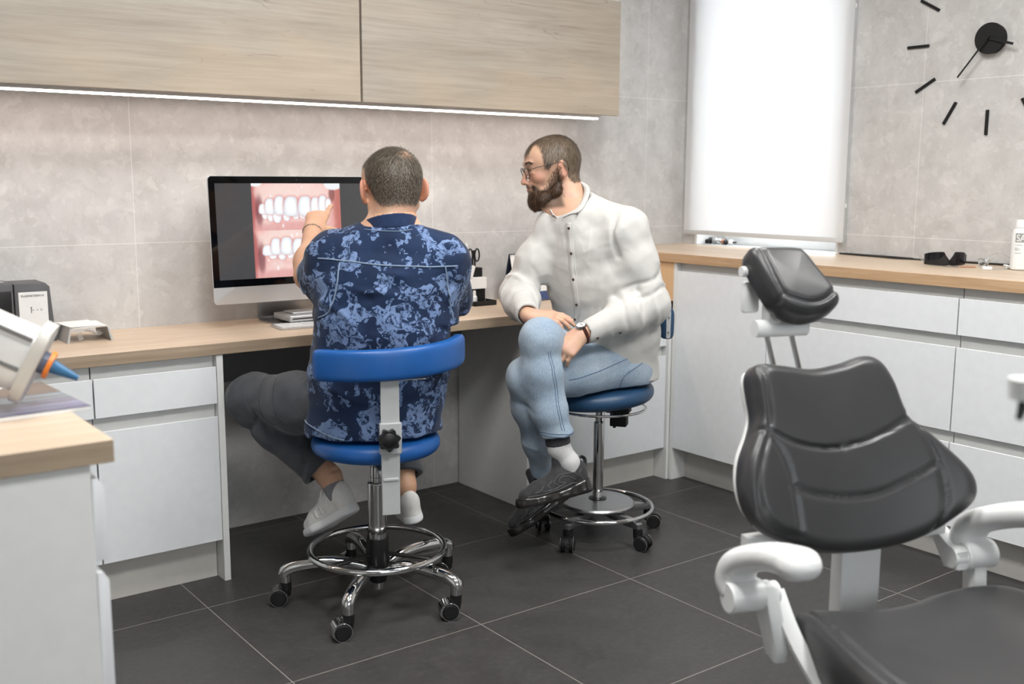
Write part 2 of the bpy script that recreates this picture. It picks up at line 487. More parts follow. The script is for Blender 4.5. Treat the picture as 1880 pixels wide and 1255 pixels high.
M = {}
M['wall_a'] = tile_wall_material('stone_tile_back', 'x', 1.131)
M['wall_b'] = tile_wall_material('stone_tile_window', 'y', 2.379)
M['floor'] = floor_material()
M['wall_paint'] = plain('grey_wall_paint', (158, 158, 156), .7, spec=.2, noise=.01)
M['paint'] = plain('white_paint', (232, 232, 230), .7, spec=.2, noise=.01)
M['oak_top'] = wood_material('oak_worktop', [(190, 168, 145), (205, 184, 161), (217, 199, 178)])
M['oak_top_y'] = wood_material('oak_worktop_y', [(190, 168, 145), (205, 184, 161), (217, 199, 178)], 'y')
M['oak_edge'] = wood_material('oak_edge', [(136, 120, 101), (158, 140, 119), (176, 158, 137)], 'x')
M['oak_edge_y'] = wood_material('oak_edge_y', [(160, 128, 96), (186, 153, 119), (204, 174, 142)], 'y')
M['oak_side'] = wood_material('oak_side', [(196, 158, 118), (210, 174, 134), (220, 187, 150)], 'z')
M['oak_door'] = wood_material('oak_door', [(150, 140, 127), (169, 160, 148), (184, 176, 165)], 'x', 1.0, .5, True)
M['gloss'] = plain('white_lacquer', (226, 228, 230), .13, spec=.5, noise=.004)
M['matt_white'] = plain('white_melamine', (222, 222, 219), .5, spec=.3, noise=.01)
M['plinth'] = plain('plinth_white', (206, 203, 196), .45, spec=.35, noise=.015)
M['dark_gap'] = plain('dark_gap', (40, 40, 40), .7)
M['grey_board'] = plain('grey_board', (120, 120, 120), .6, noise=.02)
M['black'] = plain('black_plastic', (18, 18, 19), .38, spec=.5)
M['black_matt'] = plain('black_matt', (24, 24, 25), .6, spec=.3)
M['chrome'] = plain('chrome', (205, 205, 205), .09, 1.0)
M['brushed'] = plain('brushed_aluminium', (176, 177, 178), .32, 1.0, noise=.03)
M['grey_paint'] = plain('grey_lacquered_steel', (176, 178, 178), .42, spec=.4)
M['white_pl'] = plain('white_plastic', (228, 229, 228), .3, spec=.5)
M['alu_chin'] = plain('satin_aluminium', (205, 206, 207), .38, .55)

def struct(name, mb, mat, parent=None, **kw):
    o = mb.build(name, mat, parent, **kw)
    if parent is None: o['kind'] = 'structure'
    return o

struct('floor', MB().box(X0, WB, Y0, WA, -.06, 0), M['floor'], smooth=False)
struct('ceiling', MB().box(X0, WB+.3, Y0, WA, ZC, ZC+.08), M['paint'], smooth=False)
struct('wall_back', MB().box(X0, WB+.3, WA, WA+.12, -.06, ZC), M['wall_a'], smooth=False)
struct('wall_left', MB().box(X0-.1, X0, Y0, WA, -.06, ZC), M['wall_paint'], smooth=False)
# window wall with its opening
WY0, WY1, WZ0, WZ1 = 2.735, 3.562, .990, 2.36
mb = MB()
mb.box(WB, WB+.22, Y0, WY0, -.06, ZC); mb.box(WB, WB+.22, WY1, WA, -.06, ZC)
mb.box(WB, WB+.22, WY0, WY1, -.06, WZ0-.02); mb.box(WB, WB+.22, WY0, WY1, WZ1, ZC)
struct('wall_right', mb, M['wall_b'], smooth=False)
# rear wall with a wide window opening
mb = MB(); RX0, RX1, RZ0, RZ1 = -.95, 2.15, .7, 2.4
mb.box(X0, RX0, Y0-.15, Y0, -.06, ZC); mb.box(RX1, WB, Y0-.15, Y0, -.06, ZC)
mb.box(RX0, RX1, Y0-.15, Y0, -.06, RZ0); mb.box(RX0, RX1, Y0-.15, Y0, RZ1, ZC)
struct('wall_front', mb, M['wall_paint'], smooth=False)
mb = MB()
for (a, b) in ((RX0, RX0+.06), (RX1-.06, RX1), (.57, .63)): mb.box(a, b, Y0-.09, Y0-.03, RZ0, RZ1)
mb.box(RX0, RX1, Y0-.09, Y0-.03, RZ0, RZ0+.06); mb.box(RX0, RX1, Y0-.09, Y0-.03, RZ1-.06, RZ1)
struct('window_2', mb, M['white_pl'], smooth=False)

# window_1: reveal lining, frame, sill, pane
t = MT('window_glass'); t.set(Base_Color=(1, 1, 1), Roughness=0.0, Transmission_Weight=1.0, IOR=1.1); M['glass_pane'] = t.m
mb = MB()
mb.box(WB+.001, WB+.16, WY0-.001, WY0+.012, WZ0-.02, WZ1)
mb.box(WB+.001, WB+.16, WY1-.012, WY1+.001, WZ0-.02, WZ1)
mb.box(WB+.001, WB+.16, WY0, WY1, WZ1-.012, WZ1)
win = struct('window_1', mb, M['white_pl'], smooth=False)
mb = MB()
for (a, b) in ((WY0+.012, WY0+.07), (WY1-.07, WY1-.012)): mb.box(WB+.135, WB+.195, a, b, WZ0+.004, WZ1-.012, .004)
mb.box(WB+.136, WB+.194, WY0+.07, WY1-.07, WZ0+.004, WZ0+.062, .004); mb.box(WB+.136, WB+.194, WY0+.07, WY1-.07, WZ1-.07, WZ1-.012, .004)
mb.build('window_frame', M['white_pl'], win)
mb = MB(); mb.box(WB-.022, WB+.2, WY0, WY1, WZ0-.02, WZ0+.004, .002)
mb.build('window_sill', M['white_pl'], win)
MB().box(WB+.160, WB+.166, WY0+.065, WY1-.065, WZ0+.06, WZ1-.068).build('pane', M['glass_pane'], win, smooth=False)

# roller blind
t = MT('blind_fabric'); t.nt.nodes.remove(t.b)
df = t.n('ShaderNodeBsdfDiffuse'); tr = t.n('ShaderNodeBsdfTranslucent'); mx = t.n('ShaderNodeMixShader')
df.inputs[0].default_value = (.88, .88, .88, 1); tr.inputs[0].default_value = (.86, .87, .88, 1); mx.inputs[0].default_value = .45
nz = t.noise(t.coord((900, 900, 900)), 1, 1); bp = t.n('ShaderNodeBump'); bp.inputs[0].default_value = .05; bp.inputs[1].default_value = .001
t.l(nz.outputs[0], bp.inputs['Height']); t.l(bp.outputs[0], df.inputs['Normal'])
t.l(df.outputs[0], mx.inputs[1]); t.l(tr.outputs[0], mx.inputs[2]); t.l(mx.outputs[0], t.out.inputs[0]); M['blind'] = t.m
BX = WB-.028
bl = thing('roller_blind', 'white roller blind pulled down over the window beside the corner', 'blind', (BX, 3.17, 1.05))
def loc(mb, o):      # turn world coordinates into the frame of the thing they belong to
    bmesh.ops.translate(mb.bm, verts=mb.bm.verts, vec=-Vector(o.location)); return mb
mb = MB(); mb.box(BX, BX+.0008, 2.692, 3.612, 1.062, 2.42); loc(mb, bl).build('blind_fabric', M['blind'], bl, smooth=False)
mb = MB(); mb.box(BX-.006, BX+.008, 2.690, 3.614, 1.043, 1.064, .003); loc(mb, bl).build('bottom_rail', plain('blind_rail', (200, 201, 201), .4), bl)
mb = MB(); mb.cyl((BX+.0, 2.690, 2.43), (BX+.0, 3.615, 2.43), .022); mb.box(BX-.02, WB-.0005, 2.676, 2.688, 2.39, 2.47); mb.box(BX-.02, WB-.0005, 3.617, 3.629, 2.39, 2.47)
loc(mb, bl).build('roller', M['white_pl'], bl)
mb = MB(); yc = 2.684
for k in range(300):
    z = 1.03+k*.0046
    mb.ball((BX-.004, yc, z), .0019, 5); mb.ball((BX+.012, yc+.004, z), .0019, 5)
for k in range(8):
    a = math.pi*k/7; mb.ball((BX+.004-.008*math.cos(a), yc+.002, 1.03-.008*math.sin(a)), .0019, 5)
loc(mb, bl).build('bead_chain', M['grey_paint'], bl)
for z in (1.19, 2.0):
    mb = MB(); mb.box(BX-.008, BX-.001, yc-.0035, yc+.0035, z, z+.018, .002); loc(mb, bl).build('chain_connector', M['white_pl'], bl)

# unseen ceiling lamps, added out of the frame to light the room
t = MT('lamp_diffuser'); t.set(Base_Color=(.9, .9, .9)); t.b.inputs['Emission Color'].default_value = (1, .98, .95, 1); t.b.inputs['Emission Strength'].default_value = 2.5
M['diffuser'] = t.m
first = None
for x, y, w in ((0.9, 2.0, 'over the desk end near the left wall'), (2.3, 2.0, 'over the middle of the room near the desk'), (0.9, 0.7, 'towards the rear window, left'), (2.3, 0.7, 'towards the rear window, right')):
    if first is None:
        o = thing('added_ceiling_lamp', '', 'lamp', (x, y, ZC), group='added square ceiling lamps')
        mb = MB()
        for a in (-1, 1):
            mb.box(a*.31-.01, a*.31+.01, -.32, .32, -.03, 0); mb.box(-.3, .3, a*.31-.01, a*.31+.01, -.03, 0)
        mb.build('frame', M['white_pl'], o, smooth=False)
        MB().box(-.3, .3, -.3, .3, -.022, -.016).build('diffuser', M['diffuser'], o, smooth=False)
        first = o
    else:
        o = copy_tree(first); o.location = (x, y, ZC)
    o['label'] = 'added unseen square white ceiling lamp '+w

# ------------------------------------------------------------------ fitted cabinets
YF = 3.161; XF = 3.240; CT0, CT1 = .9555, .9940
def front(mb, x0, x1, z0, z1, axis='A', th=.02, lip=.012):
    """lacquered front with a bevelled grip edge on top. axis A: faces -y at YF; B: faces -x at XF (x0,x1 are then y values)"""
    pf = [(0, z0), (th, z0), (th, z1-lip-.004), (.006, z1), (.0, z1-.0015)]
    if axis == 'A':
        Mx = Matrix(((0, 0, 1, 0), (1, 0, 0, YF), (0, 1, 0, 0), (0, 0, 0, 1)))
    else:
        Mx = Matrix(((1, 0, 0, XF), (0, 0, 1, 0), (0, 1, 0, 0), (0, 0, 0, 1)))
    mb.prism(pf, x0, x1, Mx)
    return mb

def cab_A(name, label, x0, x1, rows, left_panel=False):
    o = thing(name, label, 'cabinet', ((x0+x1)/2, 3.4, 0))
    mb = MB(); mb.box(x0+.001, x1-.001, YF+.028, WA-.012, .142, .7495)
    for z in (.562,): mb.box(x0+.001, x1-.001, YF+.020, YF+.028, .142, .53)
    loc(mb, o).build('body', M['matt_white'], o, smooth=False)
    for kind, z0, z1 in rows:
        loc(front(MB(), x0+.0015, x1-.0015, z0, z1), o).build(kind, M['gloss'], o, smooth=False)
    loc(MB().box(x0+.001, x1-.001, 3.222, 3.236, 0, .1415), o).build('plinth', M['plinth'], o, smooth=False)
    return o
rowsA = (('drawer', .594, .712), ('door', .142, .551))
cab_A('base_cabinet', 'white lacquered base cabinet under the desk, far left and partly behind the magazine', .36, .833, rowsA)
cab_A('base_cabinet', 'white lacquered base cabinet under the desk beside the seated man in grey trousers', .835, 1.2115, rowsA)
cab_A('base_cabinet', 'white lacquered base cabinet at the knee space, behind the man in jeans', 2.481, 2.866, rowsA)
cab_A('base_cabinet', 'white lacquered base cabinet in the corner, behind the dark blue stool', 2.868, 3.2235, rowsA)
def panel(label, x0, x1, yf=YF-.001, m='matt_white'):
    o = MB().box(x0, x1, yf, WA-.012, 0, .7495, .001, 1).build('end_panel', M[m], None, smooth=False)
    return tag(o, label, 'panel')
panel('white upright panel closing the left cabinets at the knee space', 1.2122, 1.2335)
panel('white upright panel between the knee space and the cabinets behind the man in jeans', 2.4605, 2.4803, m='matt_white')
o = MB().box(3.2245, 3.2395, YF-.014, 3.30, 0, .7495, .001, 1).box(3.2396, 3.36, 3.1285, 3.1465, 0, CT0-.0006, .001, 1).build('corner_post', M['matt_white'], None, smooth=False)
tag(o, 'narrow white post in the inner corner between the two rows of cabinets', 'panel')
o = MB().box(1.2345, 2.4597, 3.618, 3.636, .567, .7495).build('back_board', M['grey_board'], None, smooth=False)
tag(o, 'grey board under the desk against the wall', 'panel')

# desk worktop
def worktop(name, label, x0, x1, y0, y1, z0, z1, mats, edge_axis):
    """top and edge strips carry different decors"""
    mb = MB(); mb.box(x0, x1, y0, y1, z0, z1, .0015, 2)
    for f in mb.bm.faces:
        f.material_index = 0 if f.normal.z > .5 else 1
    o = mb.build(name, mats, None, smooth=False)
    return tag(o, label, 'worktop')
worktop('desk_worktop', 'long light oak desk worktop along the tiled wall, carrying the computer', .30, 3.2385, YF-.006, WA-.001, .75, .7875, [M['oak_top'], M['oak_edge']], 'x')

# counter along the window wall
CT0, CT1 = .9555, .9940
def cab_B(name, label, y0, y1, rows, mid=True):
    o = thing(name, label, 'cabinet', (3.5, (y0+y1)/2, 0))
    mb = MB(); mb.box(XF+.028, WB-.012, y0+.001, y1-.001, .145, CT0-.0005)
    loc(mb, o).build('body', M['matt_white'], o, smooth=False)
    for kind, z0, z1 in rows:
        loc(front(MB(), y0+.0015, y1-.0015, z0, z1, 'B'), o).build(kind, M['gloss'], o, smooth=False)
    loc(MB().box(3.323, 3.337, y0+.001, y1-.001, 0, .1445), o).build('plinth', M['plinth'], o, smooth=False)
    return o
rowsB = (('drawer', .799, .921), ('drawer', .472, .757), ('drawer', .145, .433))
cab_B('tall_counter_cabinet', 'white lacquered counter cabinet with one door beside the inner corner', 2.637, 3.128, (('door', .145, .921),))
cab_B('tall_counter_cabinet', 'white lacquered three drawer cabinet behind the dental chair backrest', 1.847, 2.635, rowsB)
cab_B('tall_counter_cabinet', 'white lacquered three drawer cabinet at the right edge, behind the far armrest', 1.055, 1.845, rowsB)
cab_B('tall_counter_cabinet', 'white lacquered three drawer cabinet outside the right edge of the view', .263, 1.053, rowsB)
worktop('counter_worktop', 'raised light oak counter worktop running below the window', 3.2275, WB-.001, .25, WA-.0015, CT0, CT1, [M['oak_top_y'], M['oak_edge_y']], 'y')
o = MB().box(3.2395, 3.2575, 3.1475, WA-.0015, .7885, CT0-.0005, .001, 1).build('oak_side_panel', M['oak_side'], None, smooth=False)
tag(o, 'upright oak panel closing the raised counter above the end of the desk', 'panel')

# wall cabinets with the light strip
UF, UZ0, UZ1 = 3.350, 1.5715, 2.035
def wall_cab(label, x0, x1):
    o = thing('wall_cabinet', label, 'cabinet', ((x0+x1)/2, 3.5, UZ0))
    loc(MB().box(x0+.001, x1-.001, UF+.021, WA-.0015, UZ0+.010, UZ1), o).build('body', M['oak_door'], o, smooth=False)
    mb = MB(); mb.box(x0+.0015, x1-.0015, UF, UF+.0195, UZ0, UZ1+.004, .001, 1); loc(mb, o).build('door', M['oak_door'], o, smooth=False)
    return o
wall_cab('oak wall cabinet with a flap door, left of the dark joint, above the computer', .62, 1.852)
wall_cab('oak wall cabinet right of the dark joint, above the man in the white shirt', 1.8575, 3.093)
wall_cab('oak wall cabinet beyond the left edge of the view', -.60, .6165)
t = MT('led_light'); t.set(Base_Color=(1, .9, .8)); t.b.inputs['Emission Color'].default_value = (1.0, .85, .77, 1); t.b.inputs['Emission Strength'].default_value = 13
M['led'] = t.m
ls = thing('light_strip', 'thin warm white light strip under the oak wall cabinets', 'lamp', (1.6, 3.48, UZ0))
mb = MB(); mb.box(-.55, 3.085, 3.462, 3.520, UZ0-.004, UZ0+.0095); loc(mb, ls).build('profile', M['white_pl'], ls, smooth=False)
mb = MB(); mb.box(-.54, 3.08, 3.470, 3.504, UZ0-.009, UZ0-.0042); loc(mb, ls).build('diffuser', M['led'], ls, smooth=False)

# peninsula in the left foreground
px1 = .479
worktop('peninsula_worktop', 'oak worktop end of the cabinet block in the left foreground', -.9, px1, 1.712, 2.36, .842, .880, [M['oak_top'], M['oak_edge']], 'x')
o = thing('peninsula_cabinet', 'white cabinet block in the left foreground with drawer fronts seen edge on', 'cabinet', (-.2, 2.0, 0))
loc(MB().box(-.88, .442, 1.720, 2.35, .0, .8415, .001, 1), o).build('body', M['matt_white'], o, smooth=False)
for z0, z1 in ((.675, .815), (.36, .655), (.06, .34)):
    mb = MB(); pf = [(0, z0), (.021, z0), (.021, z1-.016), (.012, z1), (0.002, z1)]
    mb.prism(pf, 1.724, 2.346, Matrix(((1, 0, 0, .4425), (0, 0, 1, 0), (0, 1, 0, 0), (0, 0, 0, 1))), .0015)
    loc(mb, o).build('drawer', M['gloss'], o)
# ------------------------------------------------------------------ stools
def leather(name, rgb, rough=.42, bump=.12):
    t = MT(name); c = srgb(*rgb); v = t.coord()
    nz = t.noise(v, 14, 4, .6); vo = t.vor(v, 420); n2 = t.noise(v, 3.5, 3)
    t.base(t.ramp(nz.outputs[0], [(.3, tuple(x*.93 for x in c)), (.7, tuple(x*1.07 for x in c))]))
    t.set(Roughness=rough, Specular_IOR_Level=.5)
    b = t.bump(vo.outputs['Distance'], bump, .0006); t.bump(n2.outputs[0], .12, .01, b)
    return t.m
M['blue'] = leather('blue_leatherette', (20, 82, 150), .40)
M['navy'] = leather('navy_leatherette', (33, 66, 98), .40)
M['blk_leather'] = leather('charcoal_leatherette', (54, 54, 55), .36, .16)
M['screw'] = plain('screw_steel', (190, 188, 184), .25, 1.0)

def caster(parent, x, y, ang, hood):
    """twin wheel caster with its stem at (x, y); ang: heading of the wheel offset"""
    c = MB(); ux, uy = math.cos(ang), math.sin(ang); wx, wy = -uy, ux
    cx, cy = x+ux*.021, y+uy*.021
    c.cyl((x, y, .050), (x, y, .074), .0175, n=20)
    c.cyl((x, y, .030), (x, y, .052), .014, .0175, n=16)
    Mh = Matrix(((ux, wx, 0, cx), (uy, wy, 0, cy), (0, 0, 1, .0275), (0, 0, 0, 1)))
    # hood: half shell over the wheels
    for s0, s1 in ((-.019, .019),):
        prof = [(math.cos(a)*.0295, math.sin(a)*.0295) for a in np.linspace(.15, math.pi*.93, 12)]+[(math.cos(a)*.012, math.sin(a)*.012) for a in np.linspace(math.pi*.93, .15, 6)]
        c.prism(prof, s0*.45, s1*.45, Mh @ Matrix.Rotation(math.pi/2, 4, 'X'))
    o = c.build('caster', M['black'], parent)
    for sg in (-1, 1):
        w = MB(); a0 = (cx+wx*sg*.010, cy+wy*sg*.010, .0275); a1 = (cx+wx*sg*.023, cy+wy*sg*.023, .0275)
        w.cyl(a0, a1, .0270, n=32)
        w.cyl(a1, (cx+wx*sg*.0265, cy+wy*sg*.0265, .0275), .0225, .0205, n=28)
        w.mi = 1; w.torus(((a1[0]), a1[1], .0275), .0262, .0014, (wx*sg, wy*sg, 0), 32, 6)
        w.build('wheel', [M['black_matt'], M['chrome']], o)
    if hood:
        h = MB(); pr = [(math.cos(a)*.0302, math.sin(a)*.0302) for a in np.linspace(-.35, 1.9, 14)]+[(math.cos(a)*.0286, math.sin(a)*.0286) for a in np.linspace(1.9, -.35, 14)]
        h.prism(pr, -.023, .023, Mh @ Matrix.Rotation(math.pi/2, 4, 'X')); h.build('wheel_guard', M['chrome'], o)
    return o

S1 = (1.540, 2.730)
st = thing('saddle_stool', 'bright blue stool on castors with curved backrest, under the man in the navy patterned top', 'stool', (*S1, 0))
ph = 2.633
for k in range(5):
    a = ph+2*math.pi*k/5; c, s = math.cos(a), math.sin(a)
    m = MB(); pts = [(c*r, s*r, z) for r, z in ((.030, .105), (.08, .124), (.15, .131), (.22, .127), (.262, .119), (.283, .108), (.287, .094))]
    m.tube(smooth_line(pts, 4), [.0155+.004*math.sin(min(1, i/14)*math.pi/2) for i in range(25)][:25], 12)
    m.cyl((c*.283, s*.283, .074), (c*.283, s*.283, .104), .0165, n=20)
    m.build('leg', M['chrome'], st)
    caster(st, c*.283, s*.283, math.radians((150, 165, 158, 140, 120)[k]), True)
m = MB(); m.lathe([(0, .062), (.024, .062), (.027, .066), (.027, .075), (.036, .088), (.038, .15), (.034, .205), (0, .205)], 28); m.build('hub', M['black'], st)
m = MB(); m.cyl((0, 0, .040), (0, 0, .064), .017, n=20); m.build('column_end', M['chrome'], st)
rg = MB(); rg.torus((0, 0, .168), .207, .0105, (0, 0, 1), 72, 12); rg.build('foot_ring', M['chrome'], st)
for k in range(3):
    a = ph+.63+2*math.pi*k/3
    m = MB(); m.box(.02, .203, -.011, .011, .150, .158, .002, 1, Tm(rz=a)); m.build('ring_spoke', M['black'], st)
m = MB(); m.cyl((0, 0, .205), (0, 0, .378), .0285, n=36); m.torus((0, 0, .378), .0265, .0024, n=36, m=8); m.build('column', M['chrome'], st)
m = MB(); m.cyl((0, 0, .378), (0, 0, .476), .0185, n=28)
for z in (.398, .432): m.torus((0, 0, z), .0183, .0012, n=28, m=6)
m.build('piston', M['chrome'], st)
m = MB(); m.box(-.085, .085, -.07, .07, .4705, .481, .003); m.cyl((0, 0, .455), (0, 0, .471), .032, n=24); m.build('seat_plate', M['black_matt'], st)
def seat_disc(R, z0, z1, edge, dome=.008, n=72):
    h = (z1-z0)/2; zc = (z0+z1)/2; pr = [(0, z0)]
    for i in range(13):
        a = -math.pi/2+math.pi*i/12
        pr.append((R-edge+edge*max(0, math.cos(a))**.8, zc+h*math.sin(a)))
    pr += [(R*.6, z1+dome*.75), (R*.3, z1+dome), (0, z1+dome)]
    m = MB(); m.lathe(pr, n); return m
seat_disc(.196, .480, .536, .033).build('seat', M['blue'], st, ang=60)
# support arm behind the seat, clamp, knob and curved back pad
hd = math.radians(90-27)          # stool faces this way (angle from +x)
fx, fy = math.cos(hd), math.sin(hd)
bd = math.atan2(-fy, -fx)+.125         # towards the bar
R0 = Tm(rz=bd)                     # local +x points to the bar
m = MB(); m.box(.03, .248, -.022, .022, .452, .461, .002, 1, R0); m.build('bar_mount', M['grey_paint'], st)
m = MB(); m.box(.236, .244, -.0265, .0265, .352, .742, .0015, 1, R0)
m.box(.190, .236, -.0265, .0265, .462, .470, .0015, 1, R0); m.build('back_bar', M['grey_paint'], st)
m = MB(); m.box(.2345, .2525, -.031, .031, .532, .622, .002, 1, R0)
m.build('clamp', M['grey_paint'], st)
m = MB(); star = []
for k in range(98):
    a = 2*math.pi*k/98; r_ = .0292+.0036*math.cos(7*a); star.append((r_*math.cos(a), r_*math.sin(a)))
m.prism(star, 0, .020, R0 @ Matrix.Translation((.254, -.008, .577)) @ Matrix.Rotation(math.pi/2, 4, 'Y'))
m.cyl(R0 @ Vector((.2735, -.008, .577)), R0 @ Vector((.2775, -.008, .577)), .0215, .0150, n=32)
m.cyl(R0 @ Vector((.250, -.008, .577)), R0 @ Vector((.256, -.008, .577)), .012)
m.build('knob', M['black'], st)
RB = .274
m = MB(); m.box(.214, .242, -.085, .085, .741, .7445, .001, 1, R0 @ Matrix.Translation((0, .02, 0))); m.build('pad_bracket', M['grey_paint'], st)
def arc_pad(name, mat, parent, R0, R, a0, a1, z0, z1, th, n=40, rise=0.0):
    """upholstered strip bent round the sitter; outer face at radius R"""
    m = MB(); rows = []
    for i in range(n+1):
        f = i/n; a = a0+(a1-a0)*f
        e = min(f, 1-f)*(a1-a0)*R; q = min(1, e/.022); cap = math.sqrt(max(0.0, 1-(1-q)**2))*.9+.1 if q < 1 else 1.0
        hh = (z1-z0)/2*(.72+.28*cap); zc = (z0+z1)/2+rise*f; tt = th/2*(.25+.75*cap); rc = R-th/2
        ring = []
        for k in range(28):
            b = 2*math.pi*k/28; cb, sb = math.cos(b), math.sin(b)
            px_ = math.copysign(abs(cb)**.55, cb)*tt; pz = math.copysign(abs(sb)**.42, sb)*hh
            r = rc+px_
            ring.append(m.bm.verts.new(R0 @ Vector((r*math.cos(a), r*math.sin(a), zc+pz))))
        rows.append(ring)
    for a, b in zip(rows[:-1], rows[1:]):
        for k in range(28): m.bm.faces.new([a[k], a[(k+1) % 28], b[(k+1) % 28], b[k]])
    m.bm.faces.new(rows[0][::-1]); m.bm.faces.new(rows[-1])
    return m.build(name, mat, parent, ang=50)
arc_pad('backrest', M['blue'], st, R0, RB, math.radians(-52), math.radians(74), .7385, .828, .042, rise=.016)

S2 = (2.505, 2.790)
s2 = thing('round_stool', 'dark blue round stool on castors with footring, under the man in jeans', 'stool', (*S2, 0))
ph = 3.479
for k in range(5):
    a = ph+2*math.pi*k/5
    R1 = Tm(rz=a)
    m = MB(); Mx = R1 @ Matrix(((1, 0, 0, 0), (0, 0, 1, 0), (0, 1, 0, 0), (0, 0, 0, 1)))
    m.prism([(.02, .088), (.15, .076), (.205, .074), (.224, .078), (.224, .094), (.205, .101), (.02, .118)], -.014, .014, Mx, .003)
    m.build('leg', M['brushed'], s2)
    c, s = math.cos(a)*.212, math.sin(a)*.212
    cc = MB(); cc.cyl((c, s, .055), (c, s, .078), .006, n=12); cc.build('caster_stem', M['chrome'], s2)
    caster(s2, c, s, a+(.4, .3, -.5, 1.1, 2.0)[k], False)
rg = MB(); rg.torus((0, 0, .108), .203, .008, (0, 0, 1), 72, 12); rg.build('foot_ring', M['chrome'], s2)
m = MB(); m.lathe([(0, .112), (.128, .112), (.136, .116), (.137, .122), (.131, .128), (.05, .136), (0, .137)], 56); m.build('base_cover', M['brushed'], s2, ang=25)
m = MB(); m.lathe([(.019, .136), (.033, .136), (.033, .139), (.020, .142)], 32); m.build('collar', M['black'], s2)
m = MB(); m.cyl((0, 0, .134), (0, 0, .425), .0188, n=28); m.torus((0, 0, .425), .0172, .002, n=28, m=6); m.build('column', M['chrome'], s2)
m = MB(); m.cyl((0, 0, .425), (0, 0, .485), .0130, n=24); m.cyl((0, 0, .470), (0, 0, .505), .0235, n=24); m.build('piston', M['chrome'], s2)
TILT2 = (.063, -.047)
sd_ = seat_disc(.198, .5005, .562, .036)
for v_ in sd_.bm.verts: v_.co.z += v_.co.x*TILT2[0]+v_.co.y*TILT2[1]
sd_.build('seat', M['navy'], s2, ang=60)
m = MB(); m.torus((0, 0, .484), .170, .0048, n=64, m=8)
for k in range(3):
    a = 2.2+2*math.pi*k/3; m.tube([(math.cos(a)*.17, math.sin(a)*.17, .484), (math.cos(a)*.13, math.sin(a)*.13, .490), (math.cos(a)*.09, math.sin(a)*.09, .496)], .004, 8)
m.build('release_ring', M['chrome'], s2)
m = MB(); R2 = Tm(rz=-.95); m.box(.045, .105, -.024, .024, .418, .468, .003, 2, R2); m.box(.03, .115, -.03, .03, .468, .4995, .003, 2, R2); m.cyl(R2 @ Vector((.06, -.01, .411)), R2 @ Vector((.06, -.01, .420)), .006)
m.build('tilt_box', M['black_matt'], s2)
# backrest on its arm, seen end-on past the sitter
def pad_pt(px, py, pz): return (px-S2[0], py-S2[1], pz)
bdir = math.atan2(2.775-S2[1], 2.79-S2[0])
R3 = Tm(rz=bdir)
m = MB(); m.box(.06, .205, -.016, .016, .484, .491, .001, 1, R3); m.tube([R3 @ Vector(v) for v in ((.195, 0, .488), (.212, 0, .505), (.229, 0, .56), (.2345, 0, .70), (.2345, 0, .76))], .009, 10)
m.build('back_bar', M['brushed'], s2)
arc_pad('backrest', M['navy'], s2, R3, .268, math.radians(-36), math.radians(30), .732, .846, .050)
m = MB(); E = R3 @ Matrix.Rotation(math.radians(-36), 4, 'Z')
m.box(.236, .252, -.0045, .008, .738, .838, .0012, 1, E)
m.mi = 1
for z in (.760, .814): m.cyl(E @ Vector((.244, -.0070, z)), E @ Vector((.244, -.0040, z)), .0038, n=14)
m.build('end_plate', [M['grey_paint'], M['screw']], s2)

# ------------------------------------------------------------------ dental chair (local x: across, y: away from the sitter's face, z: up)
DC = thing('dental_chair', 'charcoal dental treatment chair with white armrests in the right foreground', 'dental chair', (1.688, 1.186, 0), -math.atan2(.352, .936))
def cushion(name, outline, T0, origin, ex, ey, ez, parent, mat, seams=(), bend=0.0, xc=0.0, rim=.035, dome=.01, n_r=34, dip=None, per=10, back=None):
    """upholstered body: outline in the (ex, ey) plane, thickness T0 along ez (towards the sitter), seams pressed in"""
    P = A(smooth_line([(*p, 0) for p in outline], per, True))[:, :2]
    cen = P.mean(0); m = len(P)
    sp = [A(smooth_line([(*p, 0) for p in s], 12))[:, :2] for s in seams]
    def place(q, h):
        x, y = q
        hh = h+bend*(x-xc)**2
        return Vector(A(origin, float)+A(ex)*x+A(ey)*y+A(ez)*hh)
    mb = MB(); rows = []
    R = np.linalg.norm(P-cen, axis=1)
    def ring(f, h, press):
        out = []
        for i in range(m):
            q = cen+(P[i]-cen)*f; d = 0.0
            if press:
                for sl, (w, dp) in zip(sp, seam_w):
                    dd = np.sqrt(((sl-q)**2).sum(1)).min(); d = max(d, dp*math.exp(-(dd/w)**2))
                if dip is not None: d -= dip(q[0], q[1])
            out.append(mb.bm.verts.new(place(q, h-d)))
        return out
    seam_w = [(.0052, .0075)]*len(sp) if not isinstance(seams, dict) else None
    # back face ring, side wall, rounded rim, then the front
    rows.append(ring(.55, -T0*(back or 1)*.5, False)); rows.append(ring(.93, -T0*.5, False)); rows.append(ring(.985, -T0*.42, False)); rows.append(ring(1.0, -T0*.25, False))
    rows.append(ring(1.0, T0*.1, False))
    for i in range(1, n_r+1):
        s = i/n_r; s = s**1.35
        f = 1-s*(1-.02)
        dist = s*R.mean(); q = min(1, dist/rim); h = T0*.1+T0*.4*math.sqrt(max(0, 1-(1-q)**2))+dome*(1-f**2)
        rows.append(ring(f, h, True))
    for a, b in zip(rows[:-1], rows[1:]):
        for k in range(m): mb.bm.faces.new([a[k], a[(k+1) % m], b[(k+1) % m], b[k]])
    mb.bm.faces.new(rows[0][::-1]); mb.bm.faces.new(rows[-1])
    o = mb.build(name, mat, parent, ang=180)
    return o, place
rec = math.radians(22)
E2 = (0, math.sin(rec), math.cos(rec)); EN = (0, -math.cos(rec), math.sin(rec))
